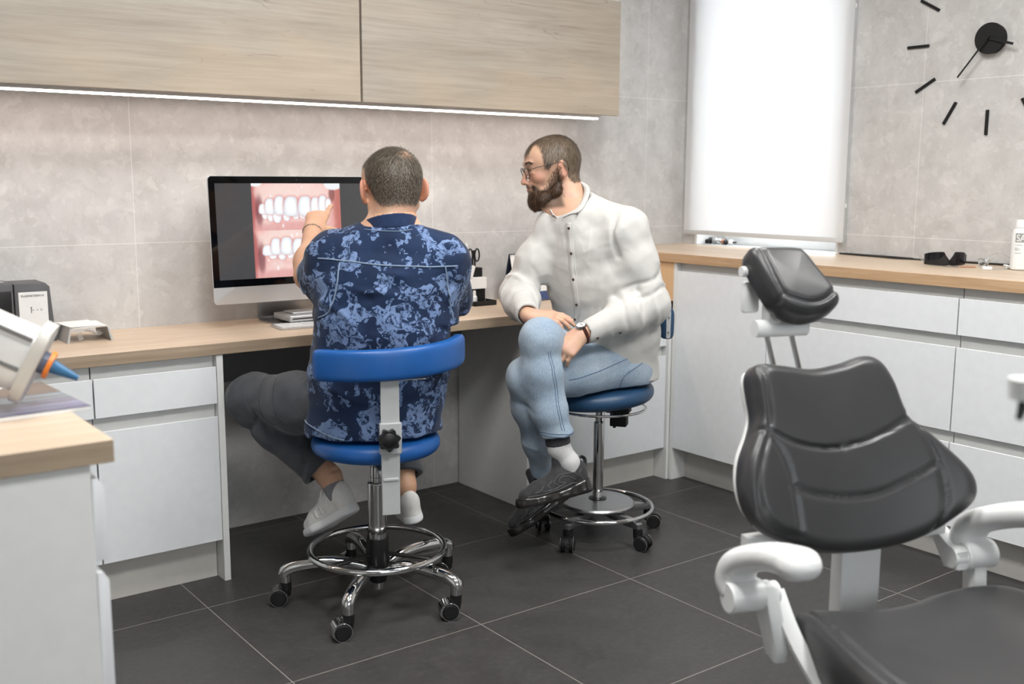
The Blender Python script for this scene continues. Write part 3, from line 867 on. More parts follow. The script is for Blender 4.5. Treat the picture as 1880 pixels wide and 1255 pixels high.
back_out = [(-.137, .352), (-.117, .372), (-.068, .369), (.003, .360), (.073, .368), (.130, .381), (.165, .368), (.186, .326), (.204, .254), (.255, .197), (.303, .137), (.317, .098), (.305, .064), (.262, .036), (.204, .010), (.136, -.005), (.048, -.010), (-.037, -.002), (-.115, .026), (-.160, .050), (-.188, .085), (-.196, .132), (-.184, .184), (-.154, .234), (-.139, .270), (-.139, .312)]
sm = [[(-.150, .240), (-.125, .235), (-.071, .209), (0, .195), (.077, .202), (.152, .225), (.205, .252)],
      [(-.100, .130), (-.053, .109), (.031, .096), (.107, .101), (.19, .128), (.232, .148)],
      [(-.135, .236), (-.106, .180), (-.095, .101), (-.096, .010)],
      [(.203, .248), (.229, .176), (.239, .108), (.232, .053), (.207, .012)],
      [(-.120, .360), (-.121, .300), (-.126, .245), (-.158, .182), (-.176, .130), (-.170, .078), (-.136, .045), (-.09, .03)]]
bk, _ = cushion('backrest', back_out, .072, (0, 0, .586), (1, 0, 0), E2, EN, DC, M['blk_leather'], sm, bend=.55, xc=.055, rim=.030, dome=.008, per=8)
# white shell behind the pad
sh = [((x-.055)*.955+.055, (y-.18)*.955+.18) for x, y in back_out]
cushion('back_shell', sh, .03, (0, .045, .575), (1, 0, 0), E2, EN, DC, M['white_pl'], (), bend=.55, xc=.055, rim=.03, n_r=10, per=5)
# headrest
rh = math.radians(38)
H2 = (0, math.sin(rh), math.cos(rh)); HN = (0, -math.cos(rh), math.sin(rh))
hd_out = [(-.084, .070), (-.068, .085), (-.010, .088), (.034, .085), (.050, .074), (.070, .020), (.090, -.034), (.086, -.058), (.055, -.074), (.010, -.080), (-.030, -.070), (-.052, -.050), (-.070, -.010), (-.082, .035)]
hs = [[(-.060, .090), (-.058, .050), (-.050, .0), (-.040, -.036), (-.015, -.050), (.020, -.058), (.055, -.050), (.082, -.030), (.1, -.02)], [(-.040, -.036), (-.052, -.050), (-.06, -.06)]]
cushion('headrest', hd_out, .062, (.012, .225, 1.082), (1, 0, 0), H2, HN, DC, M['blk_leather'], hs, bend=1.2, xc=.01, rim=.022, dome=.008, n_r=28, per=8)
m = MB(); m.cyl((-.056, .243, .992), (.066, .243, .992), .0185, n=28); m.box(-.03, .035, .228, .266, 1.0, 1.045, .008); m.build('headrest_joint', M['white_pl'], DC)
m = MB(); m.box(-.070, -.03, .268, .284, 1.022, 1.09, .007); m.cyl((-.082, .262, 1.112), (-.06, .262, 1.112), .011, n=20); m.build('release_lever', M['white_pl'], DC)
for x in (-.028, .031):
    MB().cyl((x+.012, .205, .875), (x, .243, .985), .0058, n=14).build('headrest_rod', M['chrome'], DC)
# cross beam and upright behind the seat
def bar(mb, pts, w, h, ax='x'):
    for a, b in zip(pts[:-1], pts[1:]): pass
m = MB(); m.prism([(-.165, .560), (.30, .574), (.30, .622), (-.165, .610)], .045, .075, Matrix(((1, 0, 0, 0), (0, 0, 1, 0), (0, 1, 0, 0), (0, 0, 0, 1))), .006)
m.build('cross_beam', M['white_pl'], DC)
m = MB(); m.box(.064, .152, .055, .085, .27, .60, .004); m.box(.056, .066, .050, .090, .27, .60, .003); m.build('back_post', M['white_pl'], DC)
def arm(side):
    s = side; x = -.222 if s < 0 else .345
    w = Sdf(.022)
    if s < 0: pts = [(x+.004, -.048, .530), (x-.004, -.022, .556), (x-.003, -.036, .594), (x+.003, -.085, .622), (x+.004, -.150, .646), (x+.002, -.215, .660), (x, -.240, .660)]
    else: pts = [(x+.0, .012, .535), (x-.004, .032, .565), (x-.004, .014, .604), (x, -.04, .634), (x, -.105, .660), (x, -.175, .682), (x, -.235, .690)]
    P = smooth_line(pts, 3); rr = list(np.interp(np.linspace(0, 1, len(P)), [0, .3, .6, .9, 1], [.0145, .014, .014, .015, .009]))
    for q0, q1, r0, r1 in zip(P[:-1], P[1:], rr[:-1], rr[1:]):
        for off in (-.016, 0, .016): w.cone(A(q0)+A([off, 0, 0]), A(q1)+A([off, 0, 0]), r0, r1)
    w.build('armrest', M['white_pl'], DC, .0045)
    y0 = -.052 if s < 0 else .006; z0 = .536 if s < 0 else .540
    xi = x+.012 if s < 0 else x-.012
    m = MB(); m.cyl((x-.032, y0, z0), (x+.032, y0, z0), .030, n=36); m.cyl((x-.036, y0, z0), (x-.032, y0, z0), .027, .029, n=36)
    d = 1 if s < 0 else -1
    m.cyl((x+.032*d, y0, z0), (x+.066*d, y0, z0), .022, n=30); m.build('arm_pivot', M['white_pl'], DC)
    m = MB()
    Mx = Matrix(((0, 0, 1, 0), (1, 0, 0, 0), (0, 1, 0, 0), (0, 0, 0, 1)))    # prism in the y-z plane, extruded along x
    if s < 0:
        m.prism([(y0-.020, z0+.018), (y0+.016, z0+.020), (y0+.022, z0-.02), (y0-.03, z0-.105), (y0-.062, z0-.11), (y0-.068, z0-.085)], x+.030, x+.060, Mx, .006)
        m.build('arm_link', M['white_pl'], DC)
        m = MB(); m.tube(smooth_line([(x+.066, y0-.0, z0+.004), (x+.068, y0-.05, z0-.05), (x+.074, y0-.105, z0-.095), (x+.09, y0-.17, z0-.14), (x+.12, y0-.26, z0-.155)], 5), .012, sec=[(-.35, -1.3), (.35, -1.3), (.35, 1.3), (-.35, 1.3)])
        m.build('side_strap', M['white_pl'], DC)
    else:
        m.prism([(y0-.022, z0+.018), (y0+.02, z0+.020), (y0+.075, z0+.062), (y0+.070, z0+.03), (y0+.02, z0-.028), (y0-.02, z0-.022)], x-.064, x-.034, Mx, .006)
        m.prism([(y0-.02, z0), (y0+.018, z0), (y0+.01, z0-.13), (y0-.03, z0-.13)], x-.02, x+.012, Mx, .005)
        m.build('arm_link', M['white_pl'], DC)
arm(-1); arm(1)
# seat: long, slightly dished pad running towards the foot end
seat_out = [(-.128, -.075), (-.100, -.046), (-.03, -.052), (.06, -.060), (.14, -.050), (.215, -.030), (.30, -.028), (.36, -.060), (.380, -.14), (.372, -.30), (.345, -.55), (.335, -.85), (.30, -1.12), (.20, -1.20), (.06, -1.21), (-.06, -1.19), (-.13, -1.10), (-.160, -.85), (-.168, -.55), (-.160, -.33), (-.140, -.17)]
ss = [[(-.10, -.06), (-.098, -.15), (-.118, -.33), (-.128, -.6)]]
def dish(x, y):
    e = ((x-.105)/.24)**2
    return .016*min(1.3, e)*(1 if y > -.9 else .4)
cushion('seat', seat_out, .085, (0, 0, .448), (1, 0, 0), (0, 1, 0), (0, 0, 1), DC, M['blk_leather'], ss, rim=.045, dome=.004, n_r=36, dip=dish, per=8)
so = [((x-.1)*.90+.1, (y+.6)*.93-.6) for x, y in seat_out]
cushion('seat_shell', so, .05, (0, 0, .392), (1, 0, 0), (0, 1, 0), (0, 0, 1), DC, M['white_pl'], (), rim=.03, n_r=8, per=4)
m = MB(); m.box(-.02, .23, -.72, -.20, .10, .372, .03, 4); m.build('lift_column', M['white_pl'], DC)
m = MB(); m.box(-.08, .29, -.95, -.12, 0, .10, .03, 4); m.build('base', M['white_pl'], DC)
# ------------------------------------------------------------------ things on the desk
DZ = .7876; KZ = .9941
def here(mb, o): return loc(mb, o)
def solid(mb, name, mat, label, cat, group=None, smooth=True, ang=40, base=None):
    """a thing that is one mesh: put its origin at its base"""
    vs = [v.co for v in mb.bm.verts]
    x = (min(v.x for v in vs)+max(v.x for v in vs))/2; y = (min(v.y for v in vs)+max(v.y for v in vs))/2; z = min(v.z for v in vs)
    bmesh.ops.translate(mb.bm, verts=mb.bm.verts, vec=(-x, -y, -z))
    o = mb.build(name, mat, None, smooth, ang); o.location = (x, y, z)
    return tag(o, label, cat, group)
M['paper'] = plain('paper', (236, 236, 234), .7, noise=.01)
M['dk_grey'] = plain('anthracite_housing', (84, 84, 88), .5, noise=.02, bump=.1)
M['clear'] = MT('clear_plastic').set(Base_Color=(.95, .97, .98), Roughness=.06, Transmission_Weight=.9, IOR=1.2).m
M['orange'] = plain('orange_plastic', (236, 132, 42), .4)
M['tipblue'] = plain('blue_tip', (32, 98, 142), .3)
M['copper'] = plain('copper_handle', (176, 130, 104), .35, .6)
M['ink'] = plain('printing_ink', (54, 56, 60), .6)
M['navy_card'] = plain('navy_card', (22, 34, 52), .5)

def text(parent, s, size, M4, mat, name='lettering', ext=.0003):
    c = bpy.data.curves.new(name, 'FONT'); c.body = s; c.size = size; c.extrude = ext; c.align_x = 'LEFT'
    o = bpy.data.objects.new(name, c); COL.objects.link(o)
    dg = bpy.context.evaluated_depsgraph_get(); dg.update()
    me = bpy.data.meshes.new_from_object(o.evaluated_get(dg)); bpy.data.objects.remove(o)
    me.transform(M4); me.materials.clear()
    return link(name, me, parent, mat)

# computer: thin screen with a bright chin, on its bent metal foot
CX, CY = 1.634, 3.42
cp = thing('desktop_computer', 'large all-in-one computer on the desk showing pictures of teeth', 'computer', (CX, 3.50, DZ))
TL = Matrix.Translation((0, CY-3.50, .305)) @ Matrix.Rotation(math.radians(-3), 4, 'X')     # screen frame: x, z in its plane, -y to the viewer
def rrect(x0, x1, z0, z1, r, n=6):
    o = []
    for cx_, cz_, a0 in ((x1-r, z1-r, 0), (x0+r, z1-r, 90), (x0+r, z0+r, 180), (x1-r, z0+r, 270)):
        for k in range(n+1):
            a = math.radians(a0+90*k/n); o.append((cx_+r*math.cos(a), cz_+r*math.sin(a)))
    return o
XZ = Matrix(((1, 0, 0, 0), (0, 0, 1, 0), (0, 1, 0, 0), (0, 0, 0, 1)))
m = MB(); m.prism(rrect(-.325, .325, -.217, .217, .013), .000, .006, TL @ XZ, .002)
m.prism(rrect(-.30, .30, -.195, .195, .05), .006, .022, TL @ XZ, .008); m.prism(rrect(-.2, .2, -.14, .14, .05), .022, .045, TL @ XZ, .015)
m.build('housing', M['alu_chin'], cp)
bez = [p for p in rrect(-.324, .324, -.1585, .2162, .0125) ]
bez = [(x, z) if z > -.14 else (math.copysign(.324, x), -.1585) for x, z in bez]
seen = []; [seen.append(p) for p in bez if not seen or p != seen[-1]]
MB().prism(seen, -.0012, -.0001, TL @ XZ).build('bezel', plain('black_glass', (6, 7, 9), .06), cp, smooth=False)
# what the screen shows, drawn point by point on a fine grid
def screen_colours(u, v):
    """u, v in the zoomed frame of the displayed pictures; returns rgb 0..255"""
    rs = np.random.default_rng(3)
    def blob(n, sc, seed):
        r = np.random.default_rng(seed); o = np.zeros_like(u)
        for _ in range(n):
            ax, ay, ph_ = r.normal(0, 1/sc), r.normal(0, 1/sc), r.uniform(0, 6.28); o += np.cos(u*ax+v*ay+ph_)
        return o/math.sqrt(n)
    n1 = blob(24, 45, 1); n2 = blob(24, 16, 2)
    c = np.zeros(u.shape+(3,)); c[:] = (70, 70, 72)
    c += (n2*.8)[..., None]
    inp = (u > 0) & (u < 1000) & (v > 0) & (v < 1000)
    def put(mask, col, soft=None):
        w = mask.astype(float) if soft is None else np.clip(soft, 0, 1); w = (w*inp)[..., None]
        c[:] = c*(1-w)+A(col, float)*w
    top = v < 500
    put(inp, (240, 196, 190))
    c[..., 1:] += ((n1*9+n2*5)*inp)[..., None]; c[..., 0] += n2*3*inp
    def ell(cu, cv, ru, rv, p=2.2): return 1-((np.abs((u-cu)/ru))**p+(np.abs((v-cv)/rv))**p)
    def soft(e, k=9): return 1/(1+np.exp(-np.clip(e*k, -30, 30)))
    # two stacked photographs
    for oy, sel in ((0, top), (500, ~top)):
        vv = v-oy
        put(sel, (250, 224, 216), sel*soft(ell(450, oy+110, 430, 130), 5)*.85); put(sel, (250, 214, 208), sel*soft(ell(450, oy+420, 360, 60), 4)*.6)
        put(sel, (182, 98, 96), sel*soft(60-u-.15*np.abs(vv-250)+n1*10, .09)*.95)
        put(sel, (110, 60, 66), sel*soft(ell(75, oy+290, 38, 150), 3)*.7)
        if oy == 0:
            put(sel, (196, 118, 108), sel*soft(u-905+n1*10, .08))
            put(sel, (120, 66, 64), sel*soft(ell(900, oy+120, 35, 80), 4)*.7)
            put(sel, (248, 248, 250), sel*soft(ell(40, -10, 75, 45), 14)); put(sel, (244, 246, 250), sel*soft(ell(920, 0, 110, 72), 14))
        put(sel, (214, 140, 138), sel*soft(ell(450, oy+480, 420, 70), 4)*.5)
    T1 = [(122, 215, 325, 52), (192, 160, 330, 56), (300, 135, 335, 62), (430, 140, 352, 84), (588, 138, 350, 82), (708, 150, 338, 58), (792, 130, 322, 52), (856, 165, 310, 36)]
    L1 = [(140, 310, 378, 38), (200, 305, 404, 40), (268, 305, 420, 48), (372, 318, 402, 40), (476, 330, 385, 38), (556, 315, 380, 42), (636, 305, 408, 50), (722, 305, 385, 40)]
    T2_ = [(150, 650, 765, 62), (240, 580, 758, 60), (358, 572, 760, 70), (492, 590, 762, 70), (616, 590, 755, 64), (726, 600, 745, 54), (816, 610, 735, 46)]
    L2 = [(200, 742, 800, 46), (300, 742, 812, 42), (392, 748, 800, 36), (480, 748, 805, 38), (570, 745, 800, 38), (660, 742, 800, 40)]
    for L, up in ((L1, 0), (T1, 1), (L2, 0), (T2_, 1)):
        for cu, a, b, hw in L:
            cv = (a+b)/2; hv = (b-a)/2
            taper = 1+(.16 if up else -.22)*(v-cv)/max(hv, 1)
            e = 1-((np.abs((u-cu)/(hw*taper)))**3.2+(np.abs((v-cv)/hv))**3.0)
            put(None, (214, 120, 116), soft(1-((np.abs((u-cu)/(hw*1.16)))**2.6+(np.abs((v-cv)/(hv*1.10)))**2.6), 8)*.55)
            put(None, (226, 232, 240), soft(e, 12))
            e2 = 1-((np.abs((u-cu+4)/(hw*.72*taper)))**2.6+(np.abs((v-cv)/(hv*.86)))**2.6)
            put(None, (252, 253, 254), soft(e2, 5))
    for sx, sy, sr in ((205, 135, 10), (560, 40, 8), (420, 560, 14), (150, 812, 9), (480, 545, 12), (250, 900, 14), (700, 420, 10), (330, 450, 12)):
        put(None, (255, 250, 248), soft(ell(sx, sy, sr, sr*1.6), 3)*.8)
    return np.clip(c, 0, 255)
nx_, nz_ = 330, 178
xs = np.linspace(-.302, .302, nx_+1); zs = np.linspace(.1925, -.134, nz_+1)
gx, gz = np.meshgrid(xs, zs)
pu = (gx+CX-1.4615)/(.339)*1000; pv = (.193-gz)/(.327)*1000
col = screen_colours(pu, pv)/255.0
lin = np.where(col <= .04045, col/12.92, ((col+.055)/1.055)**2.4)
co = np.stack([gx.ravel(), np.full(gx.size, -.0014), gz.ravel()], 1)
i0 = (np.arange(nz_)[:, None]*(nx_+1)+np.arange(nx_)[None]).ravel()
fq = np.stack([i0, i0+nx_+1, i0+nx_+2, i0+1], 1)
me = bpy.data.meshes.new('screen'); me.from_pydata(co.tolist(), [], fq.tolist()); me.transform(TL)
ca = me.color_attributes.new('picture', 'FLOAT_COLOR', 'POINT')
ca.data.foreach_set('color', np.concatenate([lin.reshape(-1, 3), np.ones((gx.size, 1))], 1).astype(np.float32).ravel())
t = MT('screen_picture'); at = t.n('ShaderNodeAttribute'); at.attribute_name = 'picture'
t.set(Base_Color=(.01, .01, .01), Roughness=.12); t.l(at.outputs['Color'], t.b.inputs['Emission Color']); t.b.inputs['Emission Strength'].default_value = 1.0
link('screen', me, cp, t.m)
m = MB(); m.cyl(TL @ Vector((-.002, -.0013, .2045)), TL @ Vector((-.002, -.0009, .2045)), .002, n=12); m.build('camera_lens', M['ink'], cp)
# foot: sheet bent at the back
pf = [(.20, .002), (.20, .0), (-.001, .0), (-.001, 0)]
m = MB(); sec = smooth_line([(-.10, .001), (0.0, .001), (.065, .001), (.083, .006), (.090, .020), (.080, .09), (.045, .20), (.02, .28)], 5)
for a, b in zip(sec[:-1], sec[1:]):
    d = nrm([b[0]-a[0], b[1]-a[1]]); n_ = (-d[1]*.0035, d[0]*.0035)
    vs = [m.bm.verts.new((x, q[0]+s*n_[0], max(.0003, q[1]+s*n_[1]+.001))) for x in (-.094, .094) for q, s in ((a, -.5), (b, -.5), (b, .5), (a, .5))]
    for f in ((0, 1, 2, 3), (7, 6, 5, 4), (0, 4, 5, 1), (2, 6, 7, 3), (1, 5, 6, 2), (3, 7, 4, 0)): m.bm.faces.new([vs[i] for i in f])
bmesh.ops.remove_doubles(m.bm, verts=m.bm.verts, dist=.0002)
m.build('foot', M['brushed'], cp)
o = solid(MB().tube(smooth_line([(1.69, 3.475, .90), (1.70, 3.47, .862), (1.735, 3.46, .83), (1.80, 3.45, .808), (1.90, 3.42, .7925), (2.02, 3.44, .7905)], 6), .0022, 8), 'cable', M['white_pl'], 'thin white cable hanging from the computer to the desk', 'cable')
o = thing('optical_drive', 'flat silver disc drive lying on the foot of the computer', 'disc drive', (1.655, 3.463, DZ+.0072))
MB().box(-.078, .078, -.068, .072, .004, .026, .004, 3).build('body', M['alu_chin'], o)
MB().box(-.068, .070, -.0692, -.0675, .0125, .0165).build('slot', M['black'], o, smooth=False)
MB().box(-.070, .070, -.060, .064, .0, .004).build('rubber_foot', M['black_matt'], o, smooth=False)
solid(MB().box(1.606, 1.715, 3.432, 3.515, DZ+.0345, DZ+.0405, .0025, 2), 'flat_box', M['alu_chin'], 'small thin silver box on top of the disc drive', 'box')
kb = thing('keyboard', 'white flat keyboard on the desk in front of the computer', 'keyboard', (1.642, 3.345, DZ))
kb.rotation_euler = (0, 0, math.radians(-5))
m = MB(); m.prism(rrect(-.139, .139, -.057, .057, .012), .0005, .007, Matrix.Identity(4), .001); m.build('body', M['alu_chin'], kb)
m = MB()
for r in range(6):
    n = 14 if r < 5 else 9; y = .045-r*.0178
    for k in range(n):
        if r == 5 and k == 4: m.box(-.060, .045, y-.0075, y+.0075, .007, .0092, .001, 1); continue
        x = -.1295+k*.0192 if (r < 5 or k < 4) else .0+.055+(k-5)*.0192
        m.box(x, x+.0165, y-.0075, y+.0075, .007, .0092, .001, 1)
m.build('keys', M['white_pl'], kb, smooth=False)

# sealing device on the left
dv = thing('sealing_machine', 'dark grey sealing machine with a pale control plate on the desk at far left', 'machine', (.74, 3.57, DZ))
def trap(mb, x0, x1, y0, y1, z0, z1, sl=.012, bev=.004):
    mb.prism([(x0-0, z0), (x1+sl, z0), (x1, z1-.012), (x1-.012, z1), (x0, z1)], y0, y1, XZ, bev); return mb
here(trap(MB(), .706, .810, 3.500, 3.638, DZ, DZ+.186), dv).build('control_unit', M['dk_grey'], dv)
m = MB(); m.box(.56, .7045, 3.505, 3.638, DZ, DZ+.188, .004); here(m, dv).build('sealing_unit', M['dk_grey'], dv)
m = MB(); m.box(.575, .697, 3.5035, 3.5055, DZ+.03, DZ+.165, .002); here(m, dv).build('window', M['black'], dv)
m = MB(); m.box(.58, .66, 3.5025, 3.504, DZ+.148, DZ+.155); m.box(.63, .69, 3.56, 3.60, DZ+.1878, DZ+.189); here(m, dv).build('strip', M['grey_paint'], dv, smooth=False)
m = MB(); m.box(.7165, .801, 3.4985, 3.5005, DZ+.022, DZ+.160, .0005, 1); pl_ = here(m, dv).build('control_plate', M['white_pl'], dv, smooth=False)
XZt = Matrix(((1, 0, 0, 0), (0, 0, -1, 0), (0, 1, 0, 0), (0, 0, 0, 1)))
text(pl_, 'PLASMATERM H', .0095, Matrix.Translation((.7235-.74, 3.498-3.57, .1445)) @ XZt, M['ink'])
m = MB()
for x in (.757, .769): m.cyl((x, 3.4984, DZ+.103), (x, 3.4978, DZ+.103), .0016, n=10)
m.torus((.781, 3.4984, DZ+.103), .0028, .0005, (0, 1, 0), 16, 5)
m.box(.7505, .7525, 3.4979, 3.4984, DZ+.094, DZ+.112); m.box(.7485, .7545, 3.4979, 3.4984, DZ+.111, DZ+.1125)
here(m, dv).build('control_symbols', M['ink'], pl_)
# pouch rest with papers and bags
pr = thing('pouch_holder', 'low grey metal holder with white pouches beside the sealing machine', 'holder', (.90, 3.47, DZ))
m = MB()
m.prism([(-.070, 0), (-.062, 0), (-.056, .050), (-.059, .050)], -.060, .095, XZ); m.prism([(.064, 0), (.072, 0), (.058, .044), (.054, .044)], -.060, .095, XZ); m.box(-.057, .056, .05, .095, .040, .043)
m.build('holder_frame', M['grey_paint'], pr, smooth=False)
for k, (dx, dz, a) in enumerate(((0, .0445, .02), (.004, .0475, -.05), (-.008, .0505, .09))):
    o = MB().box(-.054, .052, -.056, .085, 0, .0022, .0006, 1, Tm(rz=a)).build('pouch', M['paper'], None, smooth=False)
    o.location = (.898+dx, 3.468, DZ+dz)
    tag(o, ('white pouch lowest on the grey holder at the left', 'white pouch in the middle of the pile on the grey holder', 'white pouch on top of the pile on the grey holder')[k], 'pouch', 'white pouches on the holder')
m = MB()
for k in range(6):
    a = k*1.1; m.tube(smooth_line([(.0+.012*math.sin(a), -.055+.004*k, .036), (.012+.006*k, -.052, .022+.004*math.cos(a)), (.030, -.05+.006*k, .032), (.040, -.045, .038)], 4), .0012, 6)
m.box(-.030, -.016, -.062, -.056, .012, .034, .001, 1, Tm((0, 0, .008), ry=-.4))
m.build('plastic_bag', M['clear'], pr)

# organiser with its contents
OX, OY = 2.492, 3.553
og = thing('desk_organizer', 'black desk organiser with a front tray, between the two men', 'organiser', (OX, OY, DZ))
m = MB(); m.box(-.048, .046, .0, .05, 0, .004); m.box(-.048, .046, .045, .05, 0, .115); m.box(-.010, .046, .0, .05, .0, .062, .001)
m.box(-.045, .035, .005, .05, .112, .15, .001, 1); m.build('holder_body', M['black_matt'], og, smooth=False)
m = MB(); x0, x1, y0, y1 = -.060, .050, -.075, .0
m.box(x0, x1, y0, y1, 0, .003); m.box(x0, x1, y0, y0+.003, 0, .02); m.box(x0, x0+.003, y0, y1, 0, .02); m.box(x1-.003, x1, y0, y1, 0, .02)
m.build('front_tray', M['black'], og, smooth=False)
solid(MB().box(OX-.050, OX+.045, OY-.012, OY+.042, DZ+.064, DZ+.1115, .001, 1), 'note_block', M['paper'], 'white block of note paper in the black organiser', 'notepad', smooth=False)
sc_ = thing('scissors', 'scissors with black ring handles standing in the organiser', 'scissors', (OX+.004, OY+.025, DZ+.152))
m = MB()
for sx in (-1, 1):
    pts = [(sx*.0135+.0115*math.cos(a)*1.0+sx*.004, 0, .050+.026*math.sin(a)) for a in np.linspace(0, 2*math.pi, 22)[:-1]]
    m.tube(pts, .0034, 8, closed=True); m.tube([(sx*.006, 0, .0), (sx*.006, 0, .024), (sx*.004, 0, .050), (sx*.003, 0, .07)], .0042, 8)
m.build('handle', M['black'], sc_)
m = MB(); m.box(-.006, .006, -.001, .001, -.0008, .02); m.build('blade', M['brushed'], sc_, smooth=False)
solid(MB().cyl((OX-.026, OY+.028, DZ+.1505), (OX-.030, OY+.027, DZ+.247), .0048, n=14).cyl((OX-.030, OY+.027, DZ+.247), (OX-.0305, OY+.027, DZ+.254), .0048, .003, n=14), 'marker_pen', M['white_pl'], 'white felt pen standing in the organiser beside the scissors', 'pen')
solid(MB().cyl((OX-.016, OY+.02, DZ+.1505), (OX-.032, OY+.016, DZ+.190), .0030, n=10), 'pen', M['black'], 'short black pen leaning left in the organiser', 'pen')
solid(MB().box(-.012, .010, -.006, .006, 0, .032, .003, 2, Tm((OX-.036, OY+.022, DZ+.1505), ry=.15)), 'eraser', M['orange'], 'orange plastic piece in the organiser beside the patterned sleeve', 'eraser')
solid(MB().box(-.011, .011, -.001, .001, 0, .052, .0005, 1, Tm((OX-.041, OY-.016, DZ+.113), ry=.30)), 'card', M['paper'], 'white card leaning in front of the organiser', 'card', smooth=False)
for x, y, h, w, lb in ((OX-.036, OY-.038, .058, .011, 'small white bottle with narrow neck in the front tray of the organiser'), (OX-.050, OY-.026, .066, .007, 'slim pale bottle behind the small white bottle in the organiser tray')):
    b = thing('small_bottle', lb, 'bottle', (x, y, DZ+.0031), group='small bottles in the organiser tray')
    m = MB(); m.lathe([(0, 0), (w, 0), (w, h*.55), (w*.85, h*.62), (w*.5, h*.66), (0, h*.66)], 20); m.build('bottle_body', M['white_pl'], b)
    m = MB(); m.lathe([(0, h*.66), (w*.58, h*.66), (w*.52, h), (0, h)], 16); m.build('cap', M['paper'], b)
m = MB()
for k in range(5):
    x, y, a = OX+.012+.006*k, OY-.05+.008*((k*3) % 4), k*1.3
    pts = [(x+.009*math.cos(a)+.004*math.cos(q)*math.cos(a)-.003*math.sin(q)*math.sin(a), y+.004*math.cos(q)*math.sin(a)+.003*math.sin(q)*math.cos(a), DZ+.0042+.0013*k) for q in np.linspace(0, 5.6, 10)]
    mm = MB().tube(pts, .0007, 5)
    solid(mm, 'paper_clip', M['chrome'], ('lowest steel paper clip at the left of the organiser tray', 'second steel paper clip in the organiser tray', 'middle steel paper clip in the organiser tray', 'steel paper clip right of the middle in the organiser tray', 'topmost steel paper clip at the right of the organiser tray')[k], 'paper clip', 'paper clips in the organiser tray')
# desk calendar
cl = thing('desk_calendar', 'spiral desk calendar with navy back standing behind the man in white shirt', 'calendar', (2.75, 3.535, DZ)); cl.rotation_euler = (0, 0, math.radians(6))
MB().prism([(-.045, .002), (-.0435, .001), (.0015, .199), (0, .2)], -.105, .095, Matrix(((0, 0, 1, 0), (1, 0, 0, 0), (0, 1, 0, 0), (0, 0, 0, 1)))).build('page', M['paper'], cl, smooth=False)
MB().prism([(.045, 0), (.048, 0), (.003, .204), (0, .204)], -.110, .100, Matrix(((0, 0, 1, 0), (1, 0, 0, 0), (0, 1, 0, 0), (0, 0, 0, 1)))).prism([(-.05, 0), (.048, 0), (.048, .003), (-.05, .003)], -.110, .100, Matrix(((0, 0, 1, 0), (1, 0, 0, 0), (0, 1, 0, 0), (0, 0, 0, 1)))).build('backboard', M['navy_card'], cl, smooth=False)
MB().prism([(-.0455, .004), (-.0450, .004), (-.0375, .040), (-.038, .040)], -.10, .09, Matrix(((0, 0, 1, 0), (1, 0, 0, 0), (0, 1, 0, 0), (0, 0, 0, 1)))).build('printed_strip', plain('blue_print', (66, 84, 128), .5, noise=.3, nscale=60), cl, smooth=False)
m = MB()
for k in range(18): m.torus((-.10+.0108*k, 0, .199), .005, .0007, (1, 0, 0), 12, 5)
m.build('spiral_binding', M['black'], cl)

# ------------------------------------------------------------------ things on the counter
def strand(pts, r, name, lb, mat=M['black'], cat='cable'): return solid(MB().tube(smooth_line(pts, 8), r, 8), name, mat, lb, cat)
strand([(3.790, 2.712, KZ+.004), (3.770, 2.60, KZ+.004), (3.752, 2.50, KZ+.0045), (3.742, 2.42, KZ+.0040), (3.757, 2.33, KZ+.004), (3.768, 2.20, KZ+.004), (3.778, 2.05, KZ+.004), (3.780, 1.93, KZ+.004), (3.770, 1.70, KZ+.004), (3.78, 1.3, KZ+.004)], .0035, 'power_cable', 'black cable dipping forward on the counter along the window wall')
strand([(3.797, 2.69, KZ+.004), (3.794, 2.58, KZ+.004), (3.790, 2.48, KZ+.004), (3.780, 2.38, KZ+.004), (3.776, 2.28, KZ+.004), (3.790, 2.15, KZ+.004), (3.792, 2.0, KZ+.004), (3.792, 1.88, KZ+.004), (3.79, 1.3, KZ+.004)], .0035, 'power_cable', 'black cable lying straight against the foot of the window wall')
t = MT('smoke_lens'); t.set(Base_Color=(.012, .012, .014), Roughness=.05, Transmission_Weight=.25, IOR=1.45); M['lens'] = t.m
sg = thing('safety_glasses', 'dark wraparound protective glasses resting on the counter by the cable', 'glasses', (3.575, 2.085, KZ), -.62)
m = MB()
n = 40
def lens_xy(a): return (math.sin(a)*.079, -math.cos(a)*.052+.052)
top, bot = [], []
for i in range(n+1):
    a = -1.35+2.7*i/n; x, y = lens_xy(a); f = abs(a)/1.35
    nt = max(0, 1-abs(x)/.020); zt = .052-.006*f**3-.030*nt**.7 if abs(x) < .020 else .052-.010*((f-.25)/.75)**2
    zb = .004+.004*f+ .003*max(0, 1-abs(x)/.014)
    top.append((x, y, zt)); bot.append((x, y, zb))
def both(pts, off): return [Vector((p[0]*(1-off), p[1]+off*.05, p[2])) for p in pts]
rows = [[m.bm.verts.new(p) for p in both(top, 0)], [m.bm.verts.new(p) for p in both(bot, 0)], [m.bm.verts.new(p) for p in both(bot, .03)], [m.bm.verts.new(p) for p in both(top, .03)]]
for a, b in zip(rows, rows[1:]+rows[:1]):
    for i in range(n): m.bm.faces.new([a[i], a[i+1], b[i+1], b[i]])
m.build('lens', M['lens'], sg)
m = MB(); m.tube([p for p in both(top, .015)], .0016, 6); m.tube([p for p in both(bot, .015)], .0022, 6); m.build('frame', M['black'], sg)
for s in (-1, 1):
    x, y, _ = top[0 if s < 0 else -1]
    m = MB(); m.box(x-.002, x+.002, y-.004, y+.022, .012, .042, .001, 1); m.box(x-.0016, x+.0016, y+.02, y+.095, .020, .032, .001, 1); m.build('temple', M['clear'] if s < 0 else M['black'], sg)
